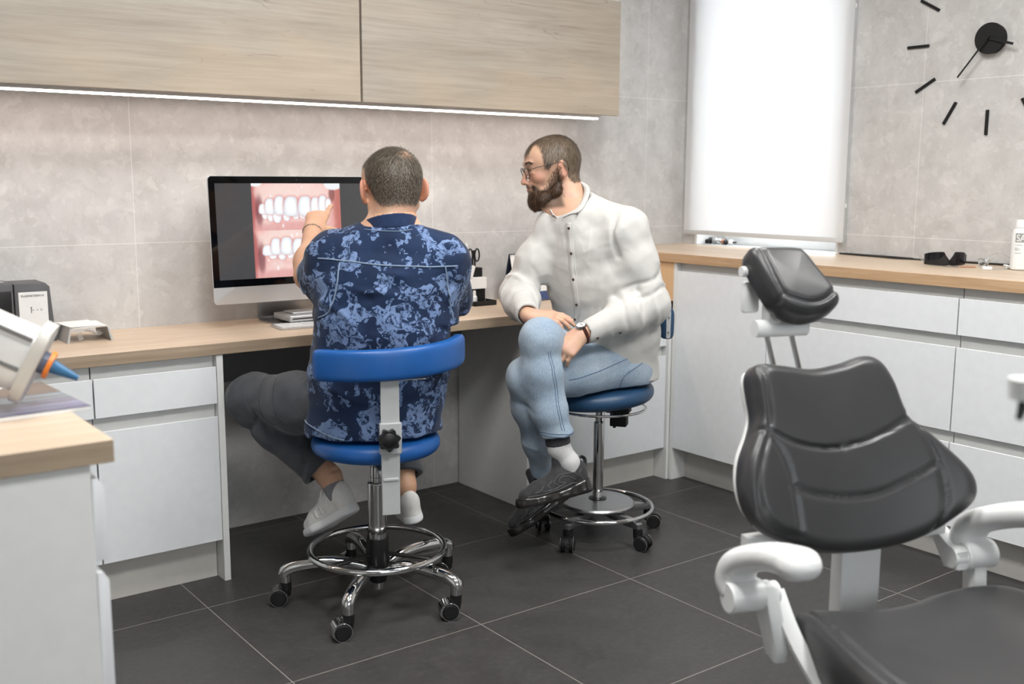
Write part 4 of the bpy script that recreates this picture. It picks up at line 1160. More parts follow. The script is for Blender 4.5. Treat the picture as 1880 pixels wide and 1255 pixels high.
o = thing('spatula', 'thin steel instrument with copper handle lying in front of the dark glasses', 'spatula', (3.575, 2.045, KZ), -1.05)
m = MB(); m.cyl((0, 0, .0028), (.055, 0, .0032), .0028, n=10); m.build('handle', M['copper'], o)
m = MB(); m.prism([(-.055, -.001), (-.04, -.006), (-.005, -.005), (.0, -.002), (.0, .002), (-.005, .005), (-.04, .006), (-.055, .001)], .0005, .0022); m.build('blade', M['brushed'], o, smooth=False)
o = thing('plastic_funnel', 'small clear plastic funnel with a thin wire loop on the counter', 'funnel', (3.640, 1.985, KZ), .2)
m = MB(); Mt = Tm((0, 0, .021), rx=1.1, rz=.9); m.lathe([(.020, -.014), (.021, -.014), (.006, .018), (.005, .018), (.005, .03), (.004, .03), (.004, .017), (.0185, -.013)], 28, Mt, close=True); m.build('funnel_cone', M['clear'], o)
m = MB(); m.tube(smooth_line([(.0, .0, .012), (.01, -.01, .040), (.02, -.035, .052), (.03, -.065, .044), (.03, -.095, .018), (.025, -.105, .004)], 8), .0008, 6); m.build('wire_loop', M['chrome'], o)
o = thing('connector', 'white plastic connector on a short grey lead near the bottle', 'connector', (3.560, 1.925, KZ), -.9)
m = MB(); m.box(-.022, .010, -.007, .007, .0, .012, .003, 2); m.build('plug', M['white_pl'], o)
m = MB(); m.tube(smooth_line([(.01, 0, .005), (.03, .004, .004), (.05, .02, .004), (.06, .04, .006)], 6), .0018, 8); m.build('lead', M['grey_paint'], o)
m = MB(); m.torus((.065, .045, .012), .009, .003, (.3, .2, 1), 20, 8); m.cyl((.060, .040, .0045), (.078, .055, .0045), .004, n=10); m.build('lead_end', M['white_pl'], o)
bo = thing('bottle', 'tall white bottle with grey lettering cut by the right edge of the photo', 'bottle', (3.652, 1.858, KZ))
m = MB(); m.lathe([(0, .001), (.034, .001), (.038, .005), (.038, .125), (.034, .140), (.026, .148), (0, .148)], 48); m.build('bottle_body', M['white_pl'], bo)
m = MB(); m.lathe([(0, .1485), (.028, .1485), (.0275, .172), (.025, .176), (0, .176)], 36); m.build('cap', M['white_pl'], bo)
def wrap(me, R):
    """lay flat lettering (x across, z up) round the bottle, centred on the side that faces the room"""
    for v in me.vertices:
        a = math.radians(212)+v.co.x/R; r = R+v.co.y; v.co = (r*math.cos(a), r*math.sin(a), v.co.z)
m = MB(); 
for k in range(16): m.box(-.030+k*.00265, -.030+(k+1)*.00265, .0001, .0003, .098, .130)
lbp = m.build('label', plain('label_grey', (150, 152, 150), .5), bo, smooth=False); wrap(lbp.data, .038)
tx = text(bo, 'SA', .034, Matrix.Translation((-.026, .0006, .102)) @ Matrix(((.8, 0, 0, 0), (0, 0, 1, 0), (0, 1, 0, 0), (0, 0, 0, 1))), M['paper'], 'lettering', .0002); wrap(tx.data, .038)
m = MB(); r_ = random.Random(4)
for z, ln in ((.088, .022), (.078, .010), (.074, .016), (.070, .013), (.060, .021)):
    x = -.030
    while x < -.030+ln: w = r_.uniform(.0015, .004); m.box(x, x+w, .0002, .0003, z, z+.0014); x += w+.0008
sm_ = m.build('small_print', M['ink'], bo, smooth=False); wrap(sm_.data, .038)
# string of beads on the sill
bd_ = thing('bead_bracelet', 'coiled bracelet of black, silver and white beads on the window sill', 'bracelet', (3.875, 3.455, WZ0+.0045))
for k, (y, r, mt, sc) in enumerate(((.092, .0125, 'black', (1, 1.6, .9)), (.066, .0165, 'black', (1, .6, 1)), (.040, .0165, 'brushed', (1, .9, 1)), (.010, .015, 'chrome', (1, .8, 1)), (-.012, .0135, 'copper', (1, .7, 1)), (-.033, .014, 'black', (1, .8, 1)), (-.062, .0135, 'paper', (1, 1.1, 1)))):
    m = MB(); m.ball((0 if k % 2 else .004, y, r*sc[2]), r, 14 if mt != 'chrome' else 7, sc); m.build('bead', M[mt], bd_, ang=25 if mt == 'chrome' else 60)
m = MB(); m.tube(smooth_line([(.03, .10, .012), (.045, .05, .010), (.045, -.02, .010), (.03, -.07, .012), (.0, -.078, .014)], 6), .005, 8); m.build('bead_string', M['black'], bd_)

# ------------------------------------------------------------------ wall clock
ck = thing('wall_clock', 'black wall clock of a round hub and separate hour bars on the window wall', 'clock', (WB, 2.108, 1.822))
m = MB(); m.cyl((-.0005, 0, 0), (-.022, 0, 0), .0530, n=64); m.cyl((-.022, 0, 0), (-.030, 0, 0), .0565, .0560, n=64); m.cyl((-.030, 0, 0), (-.044, 0, 0), .004, n=14); m.build('hub', M['black_matt'], ck, ang=30)
def flat_hand(name, a, l, w, x, tail=.012):
    # a: angle clockwise from 12 as seen from the room; the viewer's right is -y
    m = MB(); m.box(-.0012, .0012, -w/2, w/2, -tail, l, .0004, 1, Matrix.Translation((x, 0, 0)) @ Matrix.Rotation(math.radians(a), 4, 'X'))
    return m.build(name, M['black_matt'], ck, smooth=False)
flat_hand('minute_hand', 219, .172, .0062, -.041); flat_hand('hour_hand', 107, .100, .0095, -.036)
for k in range(12):
    a = math.radians(30*k)
    m = MB(); m.box(-.0085, -.0002, -.0052, .0052, .256, .348, .0005, 1, Matrix.Rotation(a, 4, 'X')); m.build('hour_bar', M['black_matt'], ck, smooth=False)

# ------------------------------------------------------------------ left foreground: magazine and mixing device
t = MT('magazine_cover'); tc = t.n('ShaderNodeTexCoord'); sp_ = t.n('ShaderNodeSeparateXYZ'); t.l(tc.outputs['Object'], sp_.inputs[0])
nz = t.noise(t.coord((3, 22, 1)), 1.2, 3, .5, .4)
a = t.math('ADD', t.math('MULTIPLY', sp_.outputs[1], 3.2), t.math('MULTIPLY', t.math('SUBTRACT', nz.outputs[0], .5), .55))
t.base(t.ramp(t.math('ADD', a, .5), [(.08, srgb(92, 92, 122)), (.22, srgb(150, 150, 176)), (.34, srgb(92, 88, 98)), (.45, srgb(128, 140, 150)), (.58, srgb(96, 84, 76)), (.72, srgb(118, 98, 82)), (.95, srgb(96, 80, 68))])); t.set(Roughness=.25); M['cover'] = t.m
mg = thing('magazine', 'magazine with a brown and violet cover on the oak worktop in the left foreground', 'magazine', (.397, 2.100, .8802), .06)
MB().box(-.105, .105, -.149, .149, 0, .0075, .001, 1).build('pages', M['paper'], mg, smooth=False)
MB().box(-.1052, .1052, -.1492, .1492, .0075, .0082).build('cover', M['cover'], mg, smooth=False)
m = MB(); x = -.06
for w in (.012, .014, .012, .015, .010, .013, .012, .013): m.box(x, x+w-.003, .118, .132, .0082, .0084); x += w
m.build('title_letters', M['paper'], mg, smooth=False)
P0 = A([.428, 2.000, .972]); ax = nrm(A([.60, -.24, -.34]))
mx_ = thing('mixing_machine', 'white dental mixing machine with orange ring and blue tip in the left foreground', 'mixing machine', (.05, 2.12, .8802))
Q = Vector(ax).to_track_quat('X', 'Z').to_matrix().to_4x4(); PL = Matrix.Translation(Vector(P0)-Vector((.05, 2.12, .8802))) @ Q    # local x along the barrel
def barrel(x0, x1, ry, rz, e=4, n=48):
    o = []
    for k in range(n):
        b = 2*math.pi*k/n; c, s = math.cos(b), math.sin(b); o.append((math.copysign(abs(c)**(2/e), c)*ry, math.copysign(abs(s)**(2/e), s)*rz))
    return o, x0, x1
m = MB(); YZ = PL @ Matrix(((0, 0, 1, 0), (1, 0, 0, 0), (0, 1, 0, 0), (0, 0, 0, 1)))
pts, a_, b_ = barrel(-.36, -.010, .055, .060, 3); m.prism(pts, -.36, -.010, YZ, .006); m.build('barrel', M['white_pl'], mx_)
m = MB(); pts, _, _ = barrel(0, 0, .060, .076, 3.5); m.prism(pts, -.010, .010, YZ, .004); m.build('front_plate', M['plinth'], mx_)
m = MB()
for zz in (.045, -.012):
    m.box(-.355, -.013, -.0565+.0, -.050, zz-.004, zz+.004, .001, 1, PL)
m.build('seam_strip', M['grey_board'], mx_)
m = MB(); m.cyl(PL @ Vector((.0105, .0, .006)), PL @ Vector((.024, .0, .006)), .021, n=28); m.build('nozzle_base', plain('slate_plastic', (84, 92, 112), .4), mx_)
m = MB(); m.cyl(PL @ Vector((.022, 0, .006)), PL @ Vector((.030, 0, .006)), .026, n=32); m.build('ring', M['orange'], mx_)
m = MB(); m.cyl(PL @ Vector((.030, 0, .006)), PL @ Vector((.080, 0, .004)), .013, .005, n=24); m.build('tip', M['tipblue'], mx_)
m = MB(); m.box(-.16, .02, -.08, .09, 0, .03, .01, 3); m.box(-.11, -.03, -.03, .03, .03, .22, .012, 3); m.build('stand', M['white_pl'], mx_)

# handpiece on its floor stand, at the right edge and very near the camera
hp = thing('instrument_stand', 'blurred white instrument holder with black nozzle at the right edge', 'instrument stand', (1.19, .52, 0))
m = MB(); m.cyl((0, 0, 0), (0, 0, .02), .15, n=40); m.cyl((0, 0, .02), (0, 0, 1.10), .014, n=18); m.cyl((0, 0, 1.075), (-.085, .02, 1.082), .008, n=14); m.build('stand_pole', M['white_pl'], hp)
m = MB(); m.cyl((-.098, .02, 1.072), (-.098, .02, 1.094), .016, .018, n=24); m.build('holder_cup', M['white_pl'], hp)
m = MB(); m.tube([(-.099, .02, 1.071), (-.103, .02, 1.062), (-.110, .019, 1.052)], [.006, .005, .0035], 12); m.build('nozzle', M['black'], hp)
# ------------------------------------------------------------------ people
def lin3(r, g, b): return A(srgb(r, g, b))
def sst(x, a, b):
    t = np.clip((x-a)/(b-a), 0, 1); return t*t*(3-2*t)
def vnoise(p, sc, seed=0, oct=3):
    """cheap smooth noise from summed waves"""
    r = np.random.default_rng(seed); o = np.zeros(len(p)); amp = 1; tot = 0
    for k in range(oct):
        for _ in range(6):
            d = r.normal(size=3); d /= np.linalg.norm(d); o += amp*np.sin(p@d*sc*6.28*(.7+.6*r.random())+r.uniform(0, 6.28))
        tot += amp*2.4; sc *= 2.1; amp *= .5
    return o/tot

def tint_material(name, rough=.5, sss=0.0, bump=.1, bscale=350, spec=.4):
    t = MT(name); at = t.n('ShaderNodeAttribute'); at.attribute_name = 'tint'; v = t.coord()
    n = t.noise(v, 40, 3, .6); nb = t.noise(v, bscale, 2)
    c = t.mix(.14, at.outputs['Color'], n.outputs[1], 'OVERLAY'); t.base(c)
    t.set(Roughness=rough, Specular_IOR_Level=spec, Subsurface_Weight=sss)
    if sss: t.b.inputs['Subsurface Radius'].default_value = (.012, .005, .003); t.b.inputs['Subsurface Scale'].default_value = .6
    t.bump(nb.outputs[0], bump, .0008); return t.m
M['skin'] = tint_material('skin', .48, .12, .12)
def creases(t, amt, prev=None):
    """sharp little wrinkles: folded noise as relief"""
    for sc, k, st in ((6, .5, (1, 1, .35)), (12, .3, (.5, 1, .8))):
        n = t.noise(t.coord(st), sc, 1, .4, .15)
        r = t.math('POWER', t.math('SUBTRACT', 1.0, t.math('MULTIPLY', t.math('ABSOLUTE', t.math('SUBTRACT', n.outputs[0], .5)), 5.0)), 3.0)
        g = t.noise(t.coord(), 4, 1); r = t.math('MULTIPLY', t.math('MAXIMUM', r, 0.0), t.ramp(g.outputs[0], [(.42, (0, 0, 0)), (.6, (1, 1, 1))]))
        prev = t.bump(r, amt*k, .006, prev)
    return prev
def fabric(name, c0, c1, scale=30, weave=900, rough=.85, wb=.25, stretch=(1, 1, 1), sheen=.15, crease=0.0):
    t = MT(name); v = t.coord(stretch); n = t.noise(v, scale, 5, .6); w = t.noise(t.coord(), weave, 2, .7); big = t.noise(t.coord(), 5, 3)
    c = t.ramp(n.outputs[0], [(.3, srgb(*c0)), (.7, srgb(*c1))])
    t.base(c); t.set(Roughness=rough, Specular_IOR_Level=.15, Sheen_Weight=sheen)
    b = t.bump(w.outputs[0], wb, .0008); b = t.bump(big.outputs[0], .25, .012, b)
    if crease > 0: creases(t, crease, b)
    return t.m
M['white_cloth'] = fabric('white_cotton', (192, 191, 187), (203, 202, 198), 12, 700, crease=.7)
M['trousers'] = fabric('grey_cotton_trousers', (62, 65, 70), (78, 80, 84), 16, 800, crease=.45)
M['sock'] = fabric('sock_light', (186, 186, 186), (204, 204, 204), 200, 500)
M['sock_dark'] = fabric('cuff_dark', (52, 53, 56), (66, 67, 70), 120, 500)
M['sock_grey'] = fabric('ankle_sock', (120, 120, 124), (138, 138, 142), 120, 500)
M['rib'] = fabric('navy_rib', (24, 38, 66), (30, 46, 78), 60, 700)
M['piping'] = fabric('piping', (112, 130, 152), (132, 150, 172), 200, 800)
# denim
t = MT('washed_denim'); v = t.coord(); n1 = t.noise(v, 7, 4, .55); n2 = t.noise(t.coord((260, 260, 60)), 1.2, 4, .75); n3 = t.noise(v, 650, 2)
c = t.ramp(n1.outputs[0], [(.30, srgb(122, 143, 165)), (.5, srgb(152, 170, 187)), (.72, srgb(182, 195, 206))])
c = t.mix(.4, c, t.ramp(n2.outputs[0], [(.3, srgb(104, 126, 150)), (.7, srgb(192, 204, 213))])); t.base(c)
t.set(Roughness=.85, Specular_IOR_Level=.15, Sheen_Weight=.1); b = t.bump(n3.outputs[0], .3, .0008); b = t.bump(n2.outputs[0], .15, .002, b); creases(t, .4, b); M['denim'] = t.m
# printed scrub cloth
t = MT('scrub_print'); v = t.coord((1, 1, 1)); wn = t.noise(v, 9, 3, .6)
sc_ = t.n('ShaderNodeVectorMath', operation='SCALE'); t.l(wn.outputs[1], sc_.inputs[0]); sc_.inputs['Scale'].default_value = .11
ad = t.n('ShaderNodeVectorMath', operation='ADD'); t.l(v, ad.inputs[0]); t.l(sc_.outputs[0], ad.inputs[1])
vo = t.vor(ad.outputs[0], 17); hs = t.n('ShaderNodeSeparateColor'); t.l(vo.outputs['Color'], hs.inputs[0])
st_ = t.noise(ad.outputs[0], 30, 7, .78, 1.6); fine = t.noise(v, 60, 5, .7, .6)
shard = t.math('MULTIPLY', t.math('GREATER_THAN', hs.outputs[0], .60), t.math('GREATER_THAN', st_.outputs[0], .49))
vo2 = t.vor(ad.outputs[0], 34); hs2 = t.n('ShaderNodeSeparateColor'); t.l(vo2.outputs['Color'], hs2.inputs[0])
frag = t.math('MULTIPLY', t.math('GREATER_THAN', hs2.outputs[1], .76), t.math('GREATER_THAN', fine.outputs[0], .5))
spk = t.math('GREATER_THAN', fine.outputs[0], .685)
msk = t.math('MAXIMUM', shard, t.math('MAXIMUM', frag, spk))
c = t.mix(msk, t.ramp(wn.outputs[0], [(.3, srgb(20, 34, 60)), (.7, srgb(27, 46, 78))]), t.ramp(st_.outputs[0], [(.4, srgb(92, 114, 152)), (.75, srgb(122, 144, 182))]))
t.base(c); t.set(Roughness=.8, Specular_IOR_Level=.2, Sheen_Weight=.1); nb = t.noise(v, 800, 2); b = t.bump(nb.outputs[0], .2, .0008)
bg_ = t.noise(v, 6, 3, .5, .6); b = t.bump(bg_.outputs[0], .35, .015, b); creases(t, .6, b); M['scrub'] = t.m
t = MT('hair_strands'); at = t.n('ShaderNodeAttribute'); at.attribute_name = 'tint'; t.l(at.outputs['Color'], t.b.inputs['Base Color']); t.set(Roughness=.45, Specular_IOR_Level=.4); M['hair'] = t.m

class Frame:
    def __init__(s, c, f, up=(0, 0, 1), sc=1.0):
        s.c = A(c, float); s.f = nrm(f); l = np.cross(A(up, float), s.f); s.l = nrm(l); s.u = np.cross(s.f, s.l); s.sc = sc; s.R = np.stack([s.f, s.l, s.u])
    def w(s, x, y, z): return s.c+s.sc*(x*s.f+y*s.l+z*s.u)
    def loc(s, p): return (p-s.c)@s.R.T/s.sc
    def roll(s, a):
        c, q = math.cos(a), math.sin(a); l, u = s.l*c+s.u*q, s.u*c-s.l*q; s.l, s.u = l, u; s.R = np.stack([s.f, s.l, s.u]); return s

def head_prims(S, F, jaw=1.0, back=.098, wd=.0755, et=.50):
    e = lambda c, r, **k: S.ell(F.w(*c), A(r)*F.sc, F.R, **k)
    cn = lambda a, b, ra, rb, **k: S.cone(F.w(*a), F.w(*b), ra*F.sc, rb*F.sc, **k)
    e((-.012, 0, .035), (back, wd, .088), k=.03)
    e((.034, 0, .042), (.066, wd-.010, .064), k=.03)
    S.slab(F.w(.030, 0, .03), F.w(.042, 0, -.065), A((.060, .058))*F.sc, A((.044*jaw, .046))*F.sc, F.l, k=.02)
    for s in (-1, 1):
        cn((-.004, s*.055*jaw, -.040), (.064, s*.018, -.086), .018, .019, k=.025)
        e((.062, s*.036, -.016), (.024, .022, .020), k=.02)
        cn((.088, s*.036, .031), (.094, s*.012, .030), .011, .010, k=.014)
    e((.074, 0, -.086), (.022, .022, .018), k=.02)
    cn((.095, 0, .022), (.112, 0, -.024), .0075, .0090, k=.010)
    e((.112, 0, -.0290), (.0115, .0110, .0100), k=.006)
    for s in (-1, 1):
        e((.101, s*.0125, -.0320), (.011, .0070, .0080), k=.005)
        e((.094, s*.031, .010), (.013, .017, .0105), k=.010, mode='s')
        e((.0785, s*.031, .0100), (.0128, .0132, .0128), k=.003)
        e((.0815, s*.031, .0185), (.0130, .0160, .0065), k=.004)
        e((.0805, s*.031, .0010), (.0125, .0155, .0060), k=.004)
    e((.084, 0, -.052), (.017, .028, .018), k=.012)
    e((.0965, 0, -.0475), (.0075, .0235, .0050), k=.004)
    e((.0955, 0, -.0575), (.0080, .0205, .0058), k=.004)
    e((.1040, 0, -.0525), (.0080, .0250, .0016), k=.003, mode='s')
    for s in (-1, 1):     # ears
        R = np.stack([nrm(F.f*.86-F.l*s*et), nrm(F.l*s*.86+F.f*et), F.u]); g = wd-.0755
        S.ell(F.w(-.014, s*(.0840+g), .004), A((.0185, .0075, .0325))*F.sc, R, k=.005)
        S.ell(F.w(-.006, s*(.078+g), -.022), A((.011, .006, .012))*F.sc, R, k=.006)
        S.ell(F.w(-.0095, s*(.0925+g), .006), A((.0125, .0085, .0225))*F.sc, R, k=.003, mode='s')
        S.ell(F.w(-.010, s*(.0845+g), .006), A((.0045, .0040, .0150))*F.sc, R, k=.004)

def hand_prims(S, W, d, b, thumb, curls, sc=1.0, tc=(.9, .35, -.25), tcurl=18):
    """W wrist, d to the fingers, b out of the back of the hand, thumb: +1/-1 side of cross(d, b)"""
    d = nrm(d); b = A(b, float); b = nrm(b-d*(b@d)); s = np.cross(d, b)*thumb
    ends = []
    for i, (off, L, r) in enumerate(((.029, .074, .0092), (.010, .082, .0094), (-.009, .076, .0090), (-.027, .060, .0080))):
        k0 = A(W)+sc*(d*.012+s*off*.62); kn = A(W)+sc*(d*(.086-.004*abs(i-1))+s*off+b*.004)
        S.cone(k0, kn, .0150*sc, .0115*sc, k=.014)
        p = kn; a = 0.0
        for frac, c, rr in zip((.46, .30, .24), curls[i], (1.0, .92, .82)):
            a += math.radians(c); v = d*math.cos(a)-b*math.sin(a); q = p+v*L*frac*sc
            S.cone(p, q, r*rr*sc, r*rr*.9*sc, k=.0035); p = q
        ends.append(p)
    S.cone(A(W)+sc*(d*.02), A(W)+sc*(d*.07), .022*sc, .020*sc, k=.014)
    v = nrm(d*tc[0]+s*tc[1]*1.4+b*tc[2]); p0 = A(W)+sc*(d*.014+s*.020-b*.006); p1 = p0+sc*v*.042
    S.cone(p0, p1, .0155*sc, .0120*sc, k=.012)
    v2 = nrm(v*math.cos(math.radians(tcurl))-b*.5*math.sin(math.radians(tcurl))-s*.5*math.sin(math.radians(tcurl))+d*.2); p2 = p1+sc*v2*.032; v3 = nrm(v2+d*.15-s*.15); p3 = p2+sc*v3*.024
    S.cone(p1, p2, .0112*sc, .0100*sc, k=.004); S.cone(p2, p3, .0100*sc, .0078*sc, k=.003)
    return ends

def strands(V, N, spacing_rng, length, comb, col0, col1, width=.0007, lift=.25, curl=.25, seed=1, parent=None, name='hair_strands', mat=None):
    """thin tapered ribbons growing from points V with normals N, combed along comb(V)"""
    r = np.random.default_rng(seed); n = len(V); C0 = comb(V)
    C0 = C0-N*(C0*N).sum(1)[:, None]; C0 /= np.maximum(np.linalg.norm(C0, axis=1), 1e-6)[:, None]
    L = length if np.ndim(length) else np.full(n, length)
    L = L*(.7+.5*r.random(n)); jit = r.normal(size=(n, 3))*curl
    D = C0+jit*.5+N*lift; D /= np.linalg.norm(D, axis=1)[:, None]
    side = np.cross(D, N); side /= np.maximum(np.linalg.norm(side, axis=1), 1e-6)[:, None]
    g = (C0+jit*.5-N*.15); pts = [V]
    p = V
    for k in range(3):
        dd = D*(1-k/2.2)+g*(k/2.2); dd /= np.linalg.norm(dd, axis=1)[:, None]; p = p+dd*(L/3)[:, None]; pts.append(p)
    w = [1, .85, .6, .12]; vs = []
    for q, ww in zip(pts, w): vs += [q-side*width*ww, q+side*width*ww]
    VV = np.stack(vs, 1).reshape(-1, 3)
    base = np.arange(n)[:, None]*8; F = []
    for k in range(3): F.append(base+A([2*k, 2*k+1, 2*k+3, 2*k+2]))
    F = np.concatenate(F)
    f = r.random(n)[:, None]; c = A(col0)*(1-f)+A(col1)*f; CC = np.repeat(c, 8, 0)
    return VV, F, CC
def strands_mesh(name, parts, mat, parent):
    off = 0; Vs, Fs, Cs = [], [], []
    for V, F, Cc in parts: Vs.append(V); Fs.append(F+off); Cs.append(Cc); off += len(V)
    V = np.concatenate(Vs); Q = np.concatenate(Fs); Cc = np.concatenate(Cs)
    me = bpy.data.meshes.new(name); me.vertices.add(len(V)); me.vertices.foreach_set('co', V.astype(np.float32).ravel())
    me.loops.add(len(Q)*4); me.loops.foreach_set('vertex_index', Q.astype(np.int32).ravel())
    me.polygons.add(len(Q)); me.polygons.foreach_set('loop_start', np.arange(0, len(Q)*4, 4, dtype=np.int32)); me.update(calc_edges=True)
    ca = me.color_attributes.new('tint', 'FLOAT_COLOR', 'POINT'); ca.data.foreach_set('color', np.concatenate([Cc, np.ones((len(V), 1))], 1).astype(np.float32).ravel())
    return link(name, me, parent, mat)

def scatter(Vm, Qm, n, keep, seed=3):
    r = np.random.default_rng(seed)
    a, b, c = Vm[Qm[:, 0]], Vm[Qm[:, 1]], Vm[Qm[:, 2]]; ar = np.linalg.norm(np.cross(b-a, Vm[Qm[:, 3]]-a), axis=1)
    i = r.choice(len(Qm), n, p=ar/ar.sum()); u, v = r.random((2, n))[:, :, None]
    q = Vm[Qm[i]]; P = (q[:, 0]*(1-u)+q[:, 1]*u)*(1-v)+(q[:, 3]*(1-u)+q[:, 2]*u)*v
    return P[keep(P, r)]

def shoe(parent, heel, toe, up, mats, L=None, chunky=False, name='shoe', ankle=None, sw=1.0, lab=None):
    """heel and toe: ends of the sole line"""
    heel = A(heel, float); toe = A(toe, float); L = np.linalg.norm(toe-heel); F = Frame(heel, toe-heel, up); k = L/.28
    w = lambda x, y, z: F.w(x*k, y, z)
    th = .031 if chunky else .028
    def plan(q, grow=0):
        pts = [(.036, .034), (.11, .033), (.19, .044), (.238, .037)]
        d = np.full(len(q), 9.0)
        for (x0, r0), (x1, r1) in zip(pts[:-1], pts[1:]):
            x0 *= k; x1 *= k
            t_ = np.clip((q[:, 0]-x0)/(x1-x0), 0, 1); dd = np.sqrt((q[:, 0]-x0-(x1-x0)*t_)**2+(q[:, 1]-.004*t_)**2)-(r0+(r1-r0)*t_)*sw-grow
            h = np.maximum(.02-np.abs(d-dd), 0)/.02; d = np.minimum(d, dd)-h*h*.005
        return d
    def solef(p):
        q = F.loc(p); zc = th/2; rock = .10*np.maximum(q[:, 0]-.20*k, 0)**1.2+.06*np.maximum(.04-q[:, 0], 0); flare = (.006 if chunky else .003)
        top = th+(.020 if chunky else .006)*sst(q[:, 0], .13*k, .0)+(.006 if chunky else 0)*sst(q[:, 0], .2*k, .28*k)
        wob = .0012*np.sin(q[:, 0]*95) if chunky else 0
        d2 = plan(q, flare*.6+wob*(1 if chunky else 0)-.0)+.25*np.abs(q[:, 2]-th*.45)*.5; dz = np.maximum(rock*.6-q[:, 2], q[:, 2]-top)
        rr = .007; a, b = d2+rr, dz+rr
        return np.sqrt(np.maximum(a, 0)**2+np.maximum(b, 0)**2)+np.minimum(np.maximum(a, b), 0)-rr
    so = Sdf(.004); lo = np.minimum(heel, toe)-.1; hi = np.maximum(heel, toe)+.1; so.custom(solef, lo, hi)
    U = Sdf(.016)
    U.cone(w(.036, 0, th), w(.034, 0, th+.050), .0335, .0285)
    U.cone(w(.040, 0, th+.040), w(.115, .002, th+.040), .0300, .0310)
    U.cone(w(.100, .002, th+.012), w(.195, .003, th+.008), .0330, .0370)
    U.cone(w(.110, .002, th+.042), w(.185, .003, th+.018), .0290, .0290)
    U.cone(w(.190, .003, th+.008), w(.240, .004, th+.004), .0355, .0290)
    U.cone(w(.034, 0, th+.050), w(.026, 0, th+.068), .0240, .0150)
    if chunky: U.cone(w(.112, .002, th+.055), w(.100, .0, th+.122), .0200, .0165, k=.01)
    else: U.cone(w(.115, .002, th+.052), w(.098, .0, th+.080), .0190, .0150, k=.01)
    U.plane(w(.1, 0, .004), -F.u, around=w(.13, 0, 0), rad=.25)
    U.cone(w(.058, 0, th+.050), w(.050, 0, th+.15), .0255, .034, k=.006, mode='s')
    so_o = U.build(name, mats[0], parent, .0038)
    s2_ = so.build('sole', mats[1], so_o, .0036)
    if not chunky:
        m = MB()
        for i in range(5):
            x = .118+i*.017; z = th+.067-i*.0088
            m.tube([w(x, -.020, z-.010), w(x+.003, -.008, z+.002), w(x+.003, .010, z+.002), w(x, .022, z-.010)], .0022, 6)
        m.tube(smooth_line([w(.108, .0, th+.074), w(.100, .022, th+.082), w(.108, .030, th+.060), w(.115, .026, th+.040)], 5), .0018, 6); m.tube(smooth_line([w(.108, .0, th+.074), w(.112, .012, th+.086), w(.122, .026, th+.060)], 5), .0018, 6)
        m.build('laces', M['paper'], so_o)
        for sg in (-1, 1):
            for i in range(2):
                x = .118+i*.030
                strip(U, [w(x+t_*.012, sg*.06, th+.006+t_*.038) for t_ in (0, .5, 1)], F.f, .015*k, 'side_stripe', M['paper'], so_o, .0008, .0010)
    else:
        m = MB()
        for sg in (-1, 1):
            for line in ([(.06, .02), (.085, .044), (.115, .046), (.125, .028), (.10, .020), (.14, .008)], [(.05, .03), (.07, .056), (.125, .056), (.145, .034), (.125, .014), (.165, .006)], [(.030, .014), (.045, .040), (.030, .060)], [(.15, .046), (.165, .03), (.158, .012), (.19, .010)], [(.185, .034), (.20, .018), (.225, .014)], [(.02, .004), (.08, .010), (.13, .002), (.20, .0), (.25, .004)]):
                P_ = smooth_line([w(x, sg*.055, th+z) for x, z in line], 6); P_ = list(U.snap(P_, .0002)); m.tube(P_, .0016, 6)
        m.build('moulded_lines', M['shoe_line'], so_o)
        m = MB(); m.tube(smooth_line([w(.018, 0, th+.045), w(.004, 0, th+.062), (w(.0, 0, th+.082)), w(.012, 0, th+.092), w(.024, 0, th+.082)], 5), .007, sec=[(-.25, -1), (.25, -1), (.25, 1), (-.25, 1)]); m.build('pull_tab', mats[0], so_o)
    return so_o, F, U
M['white_shoe'] = fabric('white_trainer', (214, 213, 208), (228, 227, 223), 60, 900)
M['white_sole'] = plain('white_rubber', (224, 225, 226), .5)
M['black_shoe'] = fabric('dark_trainer', (44, 44, 46), (58, 58, 60), 60, 900, .7)
M['shoe_line'] = plain('dark_grey_piping', (78, 78, 80), .6)
M['air_sole'] = MT('translucent_sole').set(Base_Color=srgb(34, 32, 31), Roughness=.2, Specular_IOR_Level=.5, Coat_Weight=.2).m

def clothfolds(seed, amp=.0022, sc=9):
    return lambda V: amp*vnoise(V, sc, seed, 2)

def rebase(root, base):
    """world coordinates -> frame of the thing, origin at its base"""
    b = Vector(base); done = set()
    def go(o):
        if o.type == 'MESH' and o.data.name not in done: o.data.transform(Matrix.Translation(-b)); done.add(o.data.name)
        for c in [x for x in bpy.data.objects if x.parent == o]: go(c)
    go(root); root.location = b

